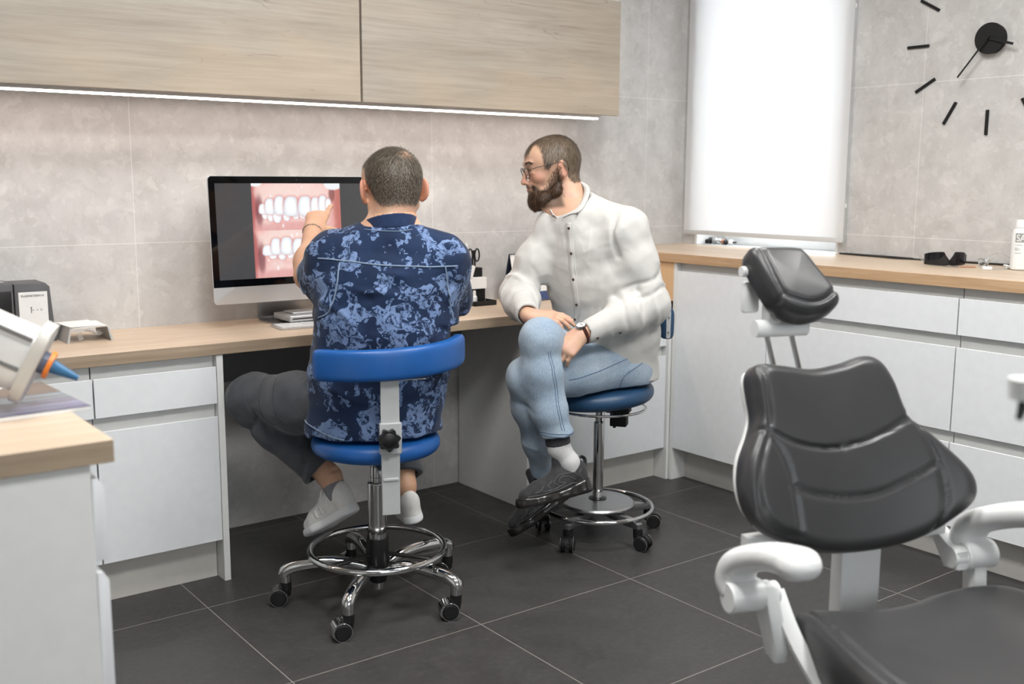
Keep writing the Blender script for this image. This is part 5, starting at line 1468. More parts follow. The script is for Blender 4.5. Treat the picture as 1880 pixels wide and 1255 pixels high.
def wob(S, seed, amp, sc, lo=(0, 0, 0), hi=(4, 4, 2)): S.custom(lambda p: amp*vnoise(p, sc, seed, 2), lo, hi, 0, 'f')
def ring(S, c, ax, r, w, amp, ph=None):
    """raised fold running round a limb"""
    c = A(c, float); ax = nrm(ax)
    e1 = nrm(np.cross(ax, [.3, .5, .8])); e2 = np.cross(ax, e1); ph = (c.sum()*97) % 6.28 if ph is None else ph
    def fn(p):
        q = p-c; h = q@ax; a = np.arctan2(q@e2, q@e1); h = h+.012*np.sin(a*2+ph*3)
        return amp*np.exp(-(h/w)**2)*(.5+.5*np.cos(a-ph))**.8*np.exp(-np.maximum(np.sqrt((q*q).sum(1))-r, 0)/.02)
    S.custom(fn, c-r-.03, c+r+.03, 0, 'f')
def ridge(S, pts, w, amp):
    P = A(smooth_line(pts, 5))
    def fn(p):
        d = np.full(len(p), 9.0)
        for a, b in zip(P[:-1], P[1:]):
            ab = b-a; t_ = np.clip((p-a)@ab/(ab@ab), 0, 1); q = p-a-t_[:, None]*ab; d = np.minimum(d, (q*q).sum(1))
        return amp*np.exp(-d/w**2)
    S.custom(fn, P.min(0)-3*w, P.max(0)+3*w, 0, 'f')

SK1 = lin3(204, 160, 132)

# ============ man in the navy patterned top, seen from behind
HL, HR = A([1.451, 2.775, .622]), A([1.630, 2.685, .622])
KL, AL = A([1.312, 3.125, .602]), A([1.470, 2.905, .368])
KR, AR = A([1.800, 3.060, .580]), A([1.722, 2.868, .305])
PV = A([1.540, 2.728, .600]); NB = A([1.578, 2.690, 1.135])
SL, SR = A([1.440, 2.790, 1.072]), A([1.700, 2.600, 1.062])
EL, WL = A([1.455, 2.990, 1.000]), A([1.563, 3.175, 1.130])
ER, WR = A([1.838, 2.760, .905]), A([1.840, 3.000, .845])
side1 = nrm([-.86, .50, 0])
H1 = Frame((1.6085, 2.728, 1.2645), (.25, .965, -.10), sc=1.04).roll(-.03)
B1 = Sdf(.03)
head_prims(B1, H1, 1.05, .098, .0825)
B1.cone(H1.w(-.030, 0, -.02), NB+A([0, 0, -.02]), .062, .068, k=.03)
B1.slab(PV+A([0, 0, -.01]), PV+A([.012, -.01, .16]), (.165, .115), (.155, .110), side1, k=.05)
B1.slab(PV+A([.012, -.01, .16]), A([1.566, 2.690, .98]), (.155, .11), (.175, .11), side1, k=.05)
B1.slab(A([1.566, 2.690, .98]), NB+A([0, 0, -.03]), (.170, .10), (.085, .07), side1, k=.05)
B1.cone(NB, SL, .055, .052, k=.05).cone(NB, SR, .055, .052, k=.05)
B1.chain([SL, EL, WL], [.052, .042, .029], k=.02); B1.chain([SR, ER, WR], [.052, .042, .029], k=.02)
B1.ell(EL+(WL-EL)*.3, (.043, .043, .043), k=.05)
B1.chain([HL, KL, KL+(AL-KL)*.4, AL], [.080, .055, .055, .036], k=.03); B1.chain([HR, KR, KR+(AR-KR)*.4, AR], [.080, .055, .055, .036], k=.03)
h1L, t1L = A([1.500, 2.792, .277]), A([1.437, 2.985, .152])
h1R, t1R = A([1.722, 2.800, .188]), A([1.800, 3.055, .190])
def foot(S, ank, h, t_):
    F = Frame(h, t_-h, ank-(h*.8+t_*.2)); k = np.linalg.norm(t_-h)/.28
    a, b = F.w(.056*k, 0, .074), F.w(.060*k, 0, .112)
    S.cone(ank, b, .034, .032, k=.02).cone(b, a, .031, .022, k=.01).cone(a, F.w(.185*k, .002, .056), .021, .018, k=.01); return a, b
foot(B1, AL, h1L, t1L); foot(B1, AR, h1R, t1R)
tipL = A([1.643, 3.258, 1.215])
hand_prims(B1, WL, tipL-WL, (-.45, -.55, .75), 1, [(4, 12, 8), (70, 85, 50), (78, 88, 50), (80, 80, 45)], 1.0, (.8, .55, -.55), 35)
hand_prims(B1, WR, (-.20, .95, -.12), (0, .1, 1), -1, [(15, 25, 15)]*4, 1.0)
B1.seat_cut((1.54, 2.73), .204, .550)
def tint1(V):
    q = H1.loc(V); c = np.tile(SK1, (len(V), 1))
    inh = (np.abs(q) < .16).all(1)
    x, y, z = q[:, 0], q[:, 1], q[:, 2]
    ear = inh*sst(np.abs(y), .076, .086)*sst(np.abs(z), .045, .03)
    c = c*(1-ear[:, None]*.5)+lin3(212, 136, 112)*ear[:, None]*.5
    n = vnoise(V, 90, 5, 2)*.004
    # cropped hair: full on top and back, fading down the sides
    hgt = np.where(x > .0, .050, .050-.098*sst(x, .0, -.055)); hgt = hgt+.02*sst(np.abs(y), .05, .075)*(x > -.07)
    m = inh*sst(z, hgt-.012*sst(x, -.05, -.08)-.010+n, hgt+.016+n)*sst(x, .085, .06)*(1-sst(np.abs(y), .079, .083))
    bald = np.exp(-(((x+.070)/.030)**2+((y+.026)/.024)**2+((z-.092)/.026)**2))*.62+np.exp(-(((x+.02)/.05)**2+((y-.0)/.04)**2))*(z > .08)*.22
    nape = inh*sst(z, -.068+n, -.064+n)*sst(x, -.02, -.05)*.40
    m = np.maximum(m*(1-bald), nape*(1-bald))[:, None]*.86
    c = c*(1-m)+lin3(70, 62, 54)*m
    st = inh*sst(x, .0, .03)*sst(z, -.02, -.045)*sst(np.abs(y), .02, .04)*.5
    c = c*(1-st[:, None])+lin3(170, 158, 146)*st[:, None]
    lip = inh*np.exp(-((x-.1)/.012)**2-((z+.0525)/.010)**2-(y/.022)**2)*.6
    return c*(1-lip[:, None])+lin3(176, 100, 90)*lip[:, None]
man1 = B1.build('person', M['skin'], None, .0036, tint=tint1)
tag(man1, 'seated man seen from behind in a navy patterned top, pointing at the screen', 'person')
# eyes
def eyes(F, par):
    for s in (-1, 1):
        m = MB(); R = Matrix(((F.f[0], F.l[0], F.u[0]), (F.f[1], F.l[1], F.u[1]), (F.f[2], F.l[2], F.u[2])))
        m.ball(F.w(.0793, s*.031, .0100), .0122*F.sc, 20, (1, 1, 1), R); m.mi = 1; m.ball(F.w(.0884, s*.031, .0100), .0056*F.sc, 14, (.75, 1, 1), R); m.build('eye', [M['paper'], M['ink']], par)
eyes(H1, man1)
# hair of the first man
cr = Sdf(.03); head_prims(cr, H1, 1.05, .098, .0825); cr.cone(H1.w(-.030, 0, -.02), NB+A([0, 0, -.02]), .062, .068, k=.03); Vc, Qc = cr.mesh(.007)
def keep1(P, r):
    q = H1.loc(P); x, y, z = q.T
    hg = np.where(x > .0, .052, .052-.098*sst(x, .0, -.055)); hg = hg+.02*sst(np.abs(y), .05, .075)*(x > -.07)
    p = sst(z, hg-.004, hg+.018)*sst(x, .085, .06)
    p = p*(1-.80*np.exp(-(((x+.070)/.028)**2+((y+.026)/.022)**2+((z-.092)/.024)**2)))
    return r.random(len(P)) < p
P_ = cr.snap(scatter(Vc, Qc, 60000, keep1), .0003, 2); N_ = cr.grad(P_)
def comb1(V):
    q = H1.loc(V); w_ = A([-.070, -.026, .098]); d = q-w_; sw = np.cross(A([0, 0, 1.0]), d)*.55; v = d*A([1, 1, 1.6])+sw; v[:, 0] = np.where(q[:, 0] > 0, np.abs(v[:, 0])+.02, v[:, 0]); return v@H1.R
q_ = H1.loc(P_); Ln = .006+.010*sst(q_[:, 2], .0, .09)
strands_mesh('hair', [strands(P_, N_, None, Ln, comb1, lin3(36, 32, 28), lin3(128, 118, 104), .00055, .30, .35, 5)], M['hair'], man1)
# top
T1 = Sdf(.05)
T1.slab(PV+A([-.006, .005, -.050]), PV+A([.004, -.01, .12]), (.208, .165), (.192, .145), side1, k=.05)
T1.slab(PV+A([.004, -.01, .12]), A([1.562, 2.690, .86]), (.195, .150), (.200, .140), side1, k=.05)
T1.slab(A([1.562, 2.690, .86]), A([1.566, 2.690, 1.00]), (.202, .14), (.205, .125), side1, k=.05)
T1.slab(A([1.566, 2.690, 1.00]), A([1.574, 2.690, 1.085]), (.198, .122), (.135, .09), side1, k=.05)
T1.cone(NB+A([0, 0, -.012]), SL+A([.02, 0, 0]), .062, .060, k=.06).cone(NB+A([0, 0, -.012]), SR, .062, .063, k=.06)
hemL = A([1.440, 2.850, 1.022]); hemR = SR+(ER-SR)*.88
T1.cone(SL, hemL, .072, .068, k=.05); T1.cone(hemL, hemL+(EL-SL)*.2, .068, .070, k=.02)
T1.cone(SL+A([0, .01, -.02]), hemL+A([0, -.01, -.022]), .06, .056, k=.05)
T1.cone(SR, hemR, .076, .070, k=.04); T1.cone(hemR, hemR+(ER-SR)*.25, .070, .072, k=.02)
ax = nrm(EL-SL+A([0, 0, -.10])); T1.plane(hemL+ax*.040, ax, around=hemL+ax*.09, rad=.13)
T1.cone(hemL+ax*.016, hemL+ax*.09, .056, .066, k=.004, mode='s')
ax = nrm(ER-SR); T1.plane(hemR+ax*.012, ax, around=hemR+ax*.08, rad=.10)
T1.cone(hemR-ax*.005, hemR+ax*.06, .058, .064, k=.004, mode='s')
T1.plane(PV+A([0, 0, -.062]), (0, 0, -1), around=PV+A([0, 0, -.2]), rad=.30)
nk = nrm([.06, .30, 1.0]); T1.plane(NB+A([.004, .002, .012]), nk, around=NB+A([0, 0, .12]), rad=.12)
# folds: shoulder blades, waist, armpits
L_ = lambda a, b, c: A([1.566, 2.690, 0])+side1*a+A([-side1[1], side1[0], 0])*b+A([0, 0, c])      # across, towards the viewer's side, height
for pts, w, amp in (([L_(-.15, .13, 1.045), L_(-.06, .14, 1.00), L_(.02, .14, 1.01)], .014, -.010), ([L_(-.14, .13, 1.075), L_(-.07, .14, 1.035), L_(.0, .14, 1.04)], .012, .007),
                    ([L_(.18, .10, 1.02), L_(.10, .14, .99), L_(.02, .14, .985)], .010, .006), ([L_(.19, .10, .985), L_(.12, .14, .965), L_(.05, .14, .96)], .010, -.007),
                    ([L_(.19, .08, .95), L_(.13, .13, .92), L_(.08, .14, .86)], .011, .006), ([L_(-.19, .08, .98), L_(-.15, .12, .92), L_(-.12, .14, .85)], .012, .006),
                    ([L_(.20, .08, .80), L_(.10, .15, .765), L_(-.05, .155, .755), L_(-.19, .10, .78)], .011, .007), ([L_(.20, .08, .77), L_(.08, .155, .735), L_(-.08, .155, .73), L_(-.19, .10, .745)], .010, -.008),
                    ([L_(.17, .12, .70), L_(.08, .155, .66), L_(-.02, .16, .655)], .012, .006), ([L_(-.19, .10, .70), L_(-.12, .15, .665), L_(-.04, .16, .66)], .012, .006)):
    ridge(T1, pts, w, amp)
ridge(T1, [SL+A([.05, -.06, .075]), SL+A([.02, -.01, .085]), SL+A([-.01, .06, .07])], .009, -.012)
ridge(T1, [SL+A([.07, -.03, .07]), SL+A([.05, .02, .07])], .009, .010)
ridge(T1, [SR+A([-.055, -.03, .075]), SR+A([-.02, -.06, .03])], .010, -.008)
T1.custom(lambda p: np.maximum(np.abs(np.sqrt(((p[:, :2]-A([1.54, 2.73]))**2).sum(1))-.275)-.046, np.abs(p[:, 2]-.80)-.075), [1.2, 2.4, .70], [1.9, 3.1, .90], .012, 's')
T1.seat_cut((1.54, 2.73), .204, .5485)
wob(T1, 4, .0030, 8)
top1 = T1.build('top', M['scrub'], man1, .0042)
def on_cloth(S, pts, off, n=6): return list(S.snap(A(smooth_line(pts, n)), off))
def strip(S, pts, side, w, name, mat, par, off=.0012, th=.0016, n=6):
    """flat band lying on the cloth"""
    C_ = A(smooth_line(pts, n)); sd = nrm(side); a = S.snap(C_-sd*w/2, off); b = S.snap(C_+sd*w/2, off); c = S.snap(C_, off); m = MB()
    rows = []
    for p, q, r in zip(a, c, b): rows.append([m.bm.verts.new(v) for v in (p, q, r)])
    for r0, r1 in zip(rows[:-1], rows[1:]):
        for k in range(2): m.bm.faces.new([r0[k], r0[k+1], r1[k+1], r1[k]])
    o = m.build(name, mat, par, ang=180); md = o.modifiers.new('thickness', 'SOLIDIFY'); md.thickness = th; md.offset = 0; return o
def tape(S, pts, r, name, mat, par, off=.0012, flat=True):
    P = on_cloth(S, pts, off, 10); m = MB(); m.tube(P, r, 6); return m.build(name, mat, par)
SEAMS1 = {
    'yoke_piping': [(1.3685, 2.7472, 1.0739), (1.3928, 2.7064, 1.0723), (1.4184, 2.6723, 1.0687), (1.4702, 2.6133, 1.061), (1.5304, 2.5728, 1.0563), (1.6012, 2.5458, 1.0526), (1.6564, 2.5245, 1.0523), (1.6948, 2.5167, 1.0526)],
    'back_piping': [(1.406, 2.6853, 1.0637), (1.3959, 2.6773, 1.0336), (1.3886, 2.6712, 1.0063), (1.3737, 2.6787, 0.9456), (1.3674, 2.6981, 0.9173), (1.3560, 2.7300, 0.9034)],
    'side_piping': [(1.6607, 2.5225, 1.0506), (1.6696, 2.5278, 1.0023), (1.6798, 2.5294, 0.9505), (1.6944, 2.5344, 0.8927)],
    'sleeve_piping': [(1.3732, 2.7856, 1.119), (1.3631, 2.8216, 1.0803), (1.36, 2.8423, 1.0345), (1.3664, 2.8657, 0.9885), (1.3755, 2.8538, 0.9603)],
    'hem_piping': [(1.3548, 2.836, 0.5913), (1.3348, 2.7342, 0.5759), (1.3525, 2.6763, 0.5621), (1.3804, 2.6359, 0.5532)]}
for k_, s_ in SEAMS1.items(): tape(T1, s_, .0022, k_, M['piping'], top1, .0010)
tape(T1, [(1.4828, 2.6769, 1.157), (1.5026, 2.6456, 1.1547), (1.5287, 2.6193, 1.1535), (1.5586, 2.6026, 1.1534), (1.5955, 2.597, 1.1574)], .0011, 'neck_stitch', M['piping'], top1, .0008)
# collar band
K1 = Sdf(.01); kc = NB+A([.004, .002, .026])
def bandf(p):
    q = p-kc; h = q@nk; r = np.sqrt(np.maximum((q*q).sum(1)-h*h, 0)); a_, b_ = np.abs(r-(.0765-.14*h))-.0035, np.abs(h)-.0205
    return np.sqrt(np.maximum(a_, 0)**2+np.maximum(b_, 0)**2)+np.minimum(np.maximum(a_, b_), 0)-.0015
K1.custom(bandf, kc-.1, kc+.1)
K1.build('collar', M['rib'], top1, .0036)
# trousers
J1 = Sdf(.05)
J1.slab(PV+A([0, 0, -.02]), PV+A([.005, -.005, .09]), (.180, .130), (.170, .125), side1)
mid = lambda a, b, f: a+(b-a)*f
J1.chain([HL+A([0, 0, .0]), mid(HL, KL, .5), KL+A([0, 0, 0])], [.098, .092, .075], k=.03); J1.chain([HR, mid(HR, KR, .5), KR], [.098, .090, .074], k=.03)
hL = mid(KL, AL, .90); hR = mid(KR, AR, .90)
J1.chain([KL, mid(KL, AL, .35), hL, AL], [.078, .076, .062, .060], k=.03); J1.chain([KR, mid(KR, AR, .35), hR, AR], [.075, .072, .058, .056], k=.03)
ax = nrm(AL-KL); J1.plane(hL, ax, around=hL+ax*.09, rad=.115); J1.cone(hL-ax*.03, hL+ax*.06, .052, .056, k=.003, mode='s')
ax = nrm(AR-KR); J1.plane(hR, ax, around=hR+ax*.09, rad=.115); J1.cone(hR-ax*.03, hR+ax*.06, .048, .052, k=.003, mode='s')
for f, a_ in ((.34, -.003), (.80, -.004), (.88, .004)): ring(J1, mid(HL, KL, f), KL-HL+A([0, 0, .12*(1 if f < .6 else -1)]), .105, .009, a_)
for f, a_ in ((.06, .005), (.14, -.006), (.66, .004), (.74, -.005), (.84, .004)): ring(J1, mid(KL, AL, f), AL-KL+A([.10, 0, .10]), .085, .009, a_)
J1.seat_cut((1.54, 2.73), .204, .5485)
wob(J1, 9, .0026, 8)
tr1 = J1.build('trousers', M['trousers'], man1, .0045)
for p_ in ([(1.3141, 3.026, 0.6843), (1.2872, 2.9999, 0.6553), (1.2735, 2.9804, 0.6088), (1.2871, 2.9699, 0.5659), (1.3037, 2.9321, 0.5519)], [(1.3221, 2.9545, 0.6945), (1.2974, 2.9302, 0.657), (1.2906, 2.9106, 0.6105), (1.3014, 2.8935, 0.5817), (1.3158, 2.8836, 0.5613)]):
    tape(J1, p_, .0014, 'pleat_seam', M['sock_dark'], tr1, .0)
shoe(man1, h1L, t1L, AL-(h1L*.8+t1L*.2), (M['white_shoe'], M['white_sole']))
shoe(man1, h1R, t1R, AR-(h1R*.8+t1R*.2), (M['white_shoe'], M['white_sole']))
a_, b_ = foot(Sdf(), AL, h1L, t1L); S_ = Sdf(.02); S_.cone(a_, b_+(AL-b_)*.05, .034, .0355); S_.build('ankle_sock', M['sock_grey'], man1, .004)
# bracelet of small links
m = MB(); dW = nrm(WL-EL); a1 = nrm(np.cross(dW, [0, 0, 1])); a2 = np.cross(dW, a1); cw = WL-dW*.006
for k in range(26):
    a = 2*math.pi*k/26; m.ball(cw+(a1*math.cos(a)+a2*math.sin(a))*.0310, .0030, 7)
m.build('bracelet', M['screw'], man1, ang=20)
rebase(man1, (1.54, 2.73, .545))
# ============ man in white shirt and jeans
HL, HR = A([2.548, 2.700, .650]), A([2.492, 2.872, .655])
KU, AU = A([2.150, 2.762, .632]), A([2.292, 2.835, .262])
KT, AT = A([2.157, 2.702, .775]), A([2.205, 2.655, .400])
PV = A([2.545, 2.775, .650]); NB = A([2.432, 2.822, 1.165])
SL, SR = A([2.492, 2.655, 1.138]), A([2.385, 2.915, 1.127])
EL, WL = A([2.550, 2.580, .873]), A([2.285, 2.640, .788])
ER, WR = A([2.266, 2.975, .900]), A([2.172, 2.790, .842])
side2 = nrm([.309, -.951, 0])
H2 = Frame((2.3885, 2.925, 1.334), (-.902, .430, -.13), (0, 0, 1), 1.0)
B2 = Sdf(.03)
head_prims(B2, H2, .94, .090, .0745, .18)
B2.cone(H2.w(-.030, 0, -.02), NB+A([.0, 0, -.03]), .052, .060, k=.03)
B2.cone(H2.w(.055, 0, -.085), NB+A([-.045, .01, -.02]), .020, .034, k=.05)
mid = lambda a, b, f: a+(b-a)*f
C1, C2 = A([2.530, 2.770, .760]), A([2.485, 2.785, .940])
B2.slab(PV+A([0, 0, -.02]), C1, (.150, .10), (.145, .095), side2, k=.05); B2.slab(C1, C2, (.145, .095), (.165, .10), side2, k=.05)
B2.slab(C2, NB+A([0, 0, -.03]), (.160, .095), (.075, .06), side2, k=.05)
B2.cone(NB, SL, .050, .048, k=.05).cone(NB, SR, .050, .048, k=.05)
B2.chain([SL, EL, WL], [.046, .038, .027], k=.02); B2.chain([SR, ER, WR], [.046, .038, .027], k=.02)
B2.chain([HL, KU, mid(KU, AU, .35), AU], [.075, .052, .050, .034], k=.03); B2.chain([HR, KT, mid(KT, AT, .35), AT], [.075, .052, .050, .033], k=.03)
h2T, t2T = A([2.292, 2.583, .252]), A([2.035, 2.662, .214])
h2U, t2U = A([2.385, 2.772, .188]), A([2.148, 2.846, .040])
foot(B2, AT, h2T, t2T); foot(B2, AU, h2U, t2U)
hand_prims(B2, WR, (.70, -.66, -.05), (-.12, -.25, .95), -1, [(8, 16, 10), (10, 20, 12), (14, 22, 14), (20, 26, 16)], 1.0, (.75, .7, -.3), 20)
hand_prims(B2, WL, (-.74, .10, -.62), (-.45, -.55, .60), 1, [(20, 30, 18), (24, 34, 20), (28, 36, 20), (34, 38, 20)], 1.0, (.8, .5, -.3), 20)
B2.seat_cut((2.505, 2.79), .206, .575, TILT2)
def tint2(V):
    q = H2.loc(V); c = np.tile(lin3(202, 162, 138), (len(V), 1))
    inh = (np.abs(q) < .17).all(1); x, y, z = q.T
    ear = inh*sst(np.abs(y), .074, .084)*sst(np.abs(z), .045, .03)
    c = c*(1-ear[:, None]*.4)+lin3(214, 140, 118)*ear[:, None]*.4
    ch = inh*np.exp(-((x-.075)/.03)**2-((z+.012)/.022)**2)*.35
    ns = inh*np.exp(-((x-.112)/.016)**2-((z+.020)/.018)**2)*.45
    w_ = np.maximum(ch, ns)[:, None]; c = c*(1-w_)+lin3(206, 132, 108)*w_
    lip = inh*np.exp(-((x-.100)/.014)**2-((z+.0525)/.009)**2-(y/.020)**2)*.8
    c = c*(1-lip[:, None])+lin3(178, 98, 88)*lip[:, None]
    br = inh*np.exp(-((z-.033)/.006)**2)*sst(np.abs(y), .008, .014)*sst(np.abs(y), .056, .046)*sst(x, .06, .075)*.75
    c = c*(1-br[:, None])+lin3(84, 66, 54)*br[:, None]
    n = vnoise(V, 90, 5, 2)*.003
    m = hairmask2(x, y, z, n)*inh*.75
    m = np.maximum(m, beardmask2(x, y, z, n)*inh*.8)[:, None]
    c = c*(1-m)+lin3(74, 60, 50)*m
    hn = (z < -.3)*.0; return c
def hairmask2(x, y, z, n):
    side = sst(x, .050+n, .036+n)*sst(z, np.interp(x, [-.1, -.05, -.03, -.012, .012, .03, .05], [-.045, -.045, -.015, .042, .044, .012, .020])+n-.006, np.interp(x, [-.1, -.05, -.03, -.012, .012, .03, .05], [-.045, -.045, -.015, .042, .044, .012, .020])+n+.006)
    topm = sst(z, .084, .098)*sst(x, .085-np.abs(y)*.9, .070-np.abs(y)*.9)*.8
    fr = sst(x, .105, .090)*sst(z, .066, .078)*sst(np.abs(y), .030, .018)*.6
    return np.clip(np.maximum(np.maximum(side, topm), fr), 0, 1)
def beardmask2(x, y, z, n):
    up = np.interp(x, [-.02, .0, .02, .04, .06, .08, .11], [.02, -.012, -.030, -.050, -.058, -.040, -.036])
    m = sst(z, up+n+.004, up+n-.010)*sst(z, -.135, -.120)*sst(x, -.010, .006)
    lip = np.exp(-((z+.0545)/.007)**2-(y/.022)**2)*(x > .085)
    under = (z > -.066)*(z < -.060)*(np.abs(y) > .012)
    return np.clip(m*(1-lip), 0, 1)
man2 = B2.build('person', M['skin'], None, .0034, tint=tint2)
tag(man2, 'bearded man with glasses in white shirt and jeans, sitting with crossed legs', 'person')
eyes(H2, man2)
cr = Sdf(.03); head_prims(cr, H2, .94, .090, .0745, .18); cr.cone(H2.w(-.030, 0, -.02), NB+A([.0, 0, -.03]), .052, .060, k=.03); Vc, Qc = cr.mesh(.007)
def keep2(P, r):
    q = H2.loc(P); return r.random(len(P)) < hairmask2(q[:, 0], q[:, 1], q[:, 2], 0)
P_ = cr.snap(scatter(Vc, Qc, 50000, keep2, 5), .0003, 2); N_ = cr.grad(P_)
def comb2(V):
    q = H2.loc(V); d = q-A([-.04, 0, .12]); v = d*A([.9, 1, 1])+A([0, 0, -.03]); v[:, 2] = np.where(np.abs(q[:, 1]) > .04, -.08, v[:, 2]); v[:, 0] = np.where((q[:, 2] > .08), .06, v[:, 0]*.35+.01); return v@H2.R
q_ = H2.loc(P_); Ln = .010+.014*sst(q_[:, 2], .0, .06)
strands_mesh('hair', [strands(P_, N_, None, Ln, comb2, lin3(62, 52, 44), lin3(140, 122, 102), .0006, .10, .22, 6)], M['hair'], man2)
# beard
BD = Sdf(.02)
for s in (-1, 1):
    BD.cone(H2.w(.000, s*.064, -.034), H2.w(.010, s*.060, -.066), .008, .015); BD.cone(H2.w(.008, s*.056, -.066), H2.w(.056, s*.034, -.092), .017, .024)
    BD.cone(H2.w(.058, s*.030, -.078), H2.w(.082, s*.018, -.074), .018, .014); BD.cone(H2.w(.094, s*.006, -.0405), H2.w(.083, s*.027, -.050), .0055, .0050, k=.006); BD.cone(H2.w(.083, s*.027, -.050), H2.w(.076, s*.028, -.070), .0055, .010, k=.01)
BD.cone(H2.w(.064, 0, -.088), H2.w(.076, 0, -.098), .030, .027); BD.cone(H2.w(.058, 0, -.104), H2.w(.076, 0, -.106), .025, .021); BD.cone(H2.w(.090, 0, -.074), H2.w(.088, 0, -.090), .008, .014, k=.01)
BD.ell(H2.w(.1, 0, -.056), (.022, .021, .0075), H2.R, k=.003, mode='s')
bd2 = BD.build('beard', plain('beard_base', (46, 36, 30), .8, noise=.2, nscale=300), man2, .0035)
Vb, Qb = BD.mesh(.006); PB = scatter(Vb, Qb, 12000, lambda P, r: r.random(len(P)) < .97, 8); NBn = BD.grad(PB)
def combb(V):
    q = H2.loc(V); v = np.stack([.25+q[:, 0]*0, q[:, 1]*2, -1+q[:, 0]*0], 1); return v@H2.R
qb = H2.loc(PB); Lb = .009+.010*sst(qb[:, 2], -.05, -.12)
def keepb(P, r):
    q = H2.loc(P); x, y, z = q.T; up = np.interp(x, [-.02, -.005, .01, .03, .05, .07, .09, .11], [.0, .030, .012, -.012, -.030, -.040, -.036, -.036])
    m = .75*sst(z, up+.000, up-.026)*(z > -.11)*sst(x, -.016, -.004)*(1-np.exp(-((z+.0545)/.007)**2-(y/.022)**2)*(x > .085)); return r.random(len(P)) < m
Pc = cr.snap(scatter(Vc, Qc, 60000, keepb, 12), .0003, 2); Nc = cr.grad(Pc)
strands_mesh('beard_hair', [strands(Pc, Nc, None, np.full(len(Pc), .0085), combb, lin3(44, 34, 28), lin3(112, 84, 62), .0005, .18, .3, 19), strands(PB, NBn, None, Lb, combb, lin3(34, 27, 22), lin3(104, 76, 54), .00055, .30, .35, 9)], M['hair'], bd2)
# eyebrows
Pe = []
for s in (-1, 1):
    for k in range(180): Pe.append(H2.w(.0985-.4*max(0, abs(s*(.012+.036*k/180))-.02), s*(.012+.036*k/180), .030+.006*rng.random()+.004*math.sin(k/180*3)))
Pe = B2.snap(A(Pe), .0004, 3); Ne = B2.grad(Pe)
strands_mesh('eyebrows', [strands(Pe, Ne, None, np.full(len(Pe), .008), lambda V: (np.sign(H2.loc(V)[:, 1])[:, None]*A([[0, 1, .15]]))@H2.R, lin3(52, 40, 32), lin3(90, 70, 54), .00045, .15, .2, 4)], M['hair'], man2)
# glasses
gl = MB()
HM = Matrix(((H2.f[0], H2.l[0], H2.u[0], H2.c[0]), (H2.f[1], H2.l[1], H2.u[1], H2.c[1]), (H2.f[2], H2.l[2], H2.u[2], H2.c[2]), (0, 0, 0, 1)))
for s in (-1, 1):
    pts = [HM @ Vector((.1085-.10*abs(yy-.0)**1.2*1.0-.004*(1 if zz < .0 else 0), s*yy, zz+.004)) for yy, zz in rrect(.010, .059, -.019, .017, .011, 4)]
    gl.tube(pts, .0015, 6, closed=True)
    gl.tube([HM @ Vector(v) for v in ((.1045, s*.059, .014), (.100, s*.070, .016), (.070, s*.0745, .020), (.012, s*.0800, .027), (-.008, s*.0860, .028), (-.024, s*.0850, .016), (-.034, s*.0820, .004))], [.0013, .0013, .0011, .0011, .0012, .0018, .0018], 6)
gl.tube([HM @ Vector(v) for v in ((.108, -.011, .010), (.112, 0, .013), (.108, .011, .010))], .0013, 6)
g_ = gl.build('glasses_frame', M['black'], man2)
m = MB()
for s in (-1, 1):
    pts = [HM @ Vector((.1085-.10*abs(yy)**1.2-.004*(1 if zz < .0 else 0), s*yy, zz+.004)) for yy, zz in rrect(.011, .058, -.018, .016, .0105, 4)]
    f = m.bm.faces.new([m.bm.verts.new(p) for p in pts])
t = MT('spectacle_lens'); t.nt.nodes.remove(t.b); tr = t.n('ShaderNodeBsdfTransparent'); gg = t.n('ShaderNodeBsdfGlossy'); gg.inputs['Roughness'].default_value = .02; mx = t.n('ShaderNodeMixShader'); mx.inputs[0].default_value = .10
t.l(tr.outputs[0], mx.inputs[1]); t.l(gg.outputs[0], mx.inputs[2]); t.l(mx.outputs[0], t.out.inputs[0]); m.build('lens', t.m, g_, smooth=False)

# shirt
T2 = Sdf(.05)
T2.slab(PV+A([.005, 0, -.040]), C1, (.178, .142), (.178, .128), side2); T2.slab(C1, C2, (.178, .128), (.190, .122), side2)
T2.slab(C2, mid(C2, NB, .55), (.190, .122), (.180, .112), side2); T2.slab(mid(C2, NB, .55), NB+A([.004, 0, -.045]), (.175, .108), (.110, .080), side2)
T2.cone(NB+A([.022, -.01, .032]), SL, .056, .064, k=.05).cone(NB+A([.010, 0, .010]), SR, .058, .060, k=.05)
T2.ell(NB+A([.050, .03, -.03]), (.07, .07, .07), k=.06)
cL, cR = mid(EL, WL, .84), mid(ER, WR, .80)
T2.chain([SL+A([0, 0, -.005]), mid(SL, EL, .45), EL, mid(EL, WL, .35), cL], [.073, .066, .060, .060, .040], k=.04)
T2.chain([SR+A([0, 0, -.005]), mid(SR, ER, .5), ER+A([0, 0, -.004]), mid(ER, WR, .4), cR], [.068, .062, .058, .056, .043], k=.04)
T2.cone(cL, WL, .040, .037, k=.01); T2.cone(cR, WR+(WR-ER)*.1, .043, .040, k=.01)
ax = nrm(WL-EL); T2.plane(WL-ax*.012, ax, around=WL+ax*.05, rad=.075); T2.cone(WL-ax*.024, WL+ax*.05, .0290, .030, k=.007, mode='s')
ax = nrm(WR-ER); T2.plane(WR-ax*.010, ax, around=WR+ax*.05, rad=.075); T2.cone(WR-ax*.03, WR+ax*.05, .032, .034, k=.003, mode='s')
T2.plane(PV+A([-.16, 0, .005]), (-.35, 0, -1), around=PV+A([-.13, .0, -.12]), rad=.17)
T2.plane(PV+A([0, 0, -.052]), (0, 0, -1), around=PV+A([0, 0, -.22]), rad=.28)
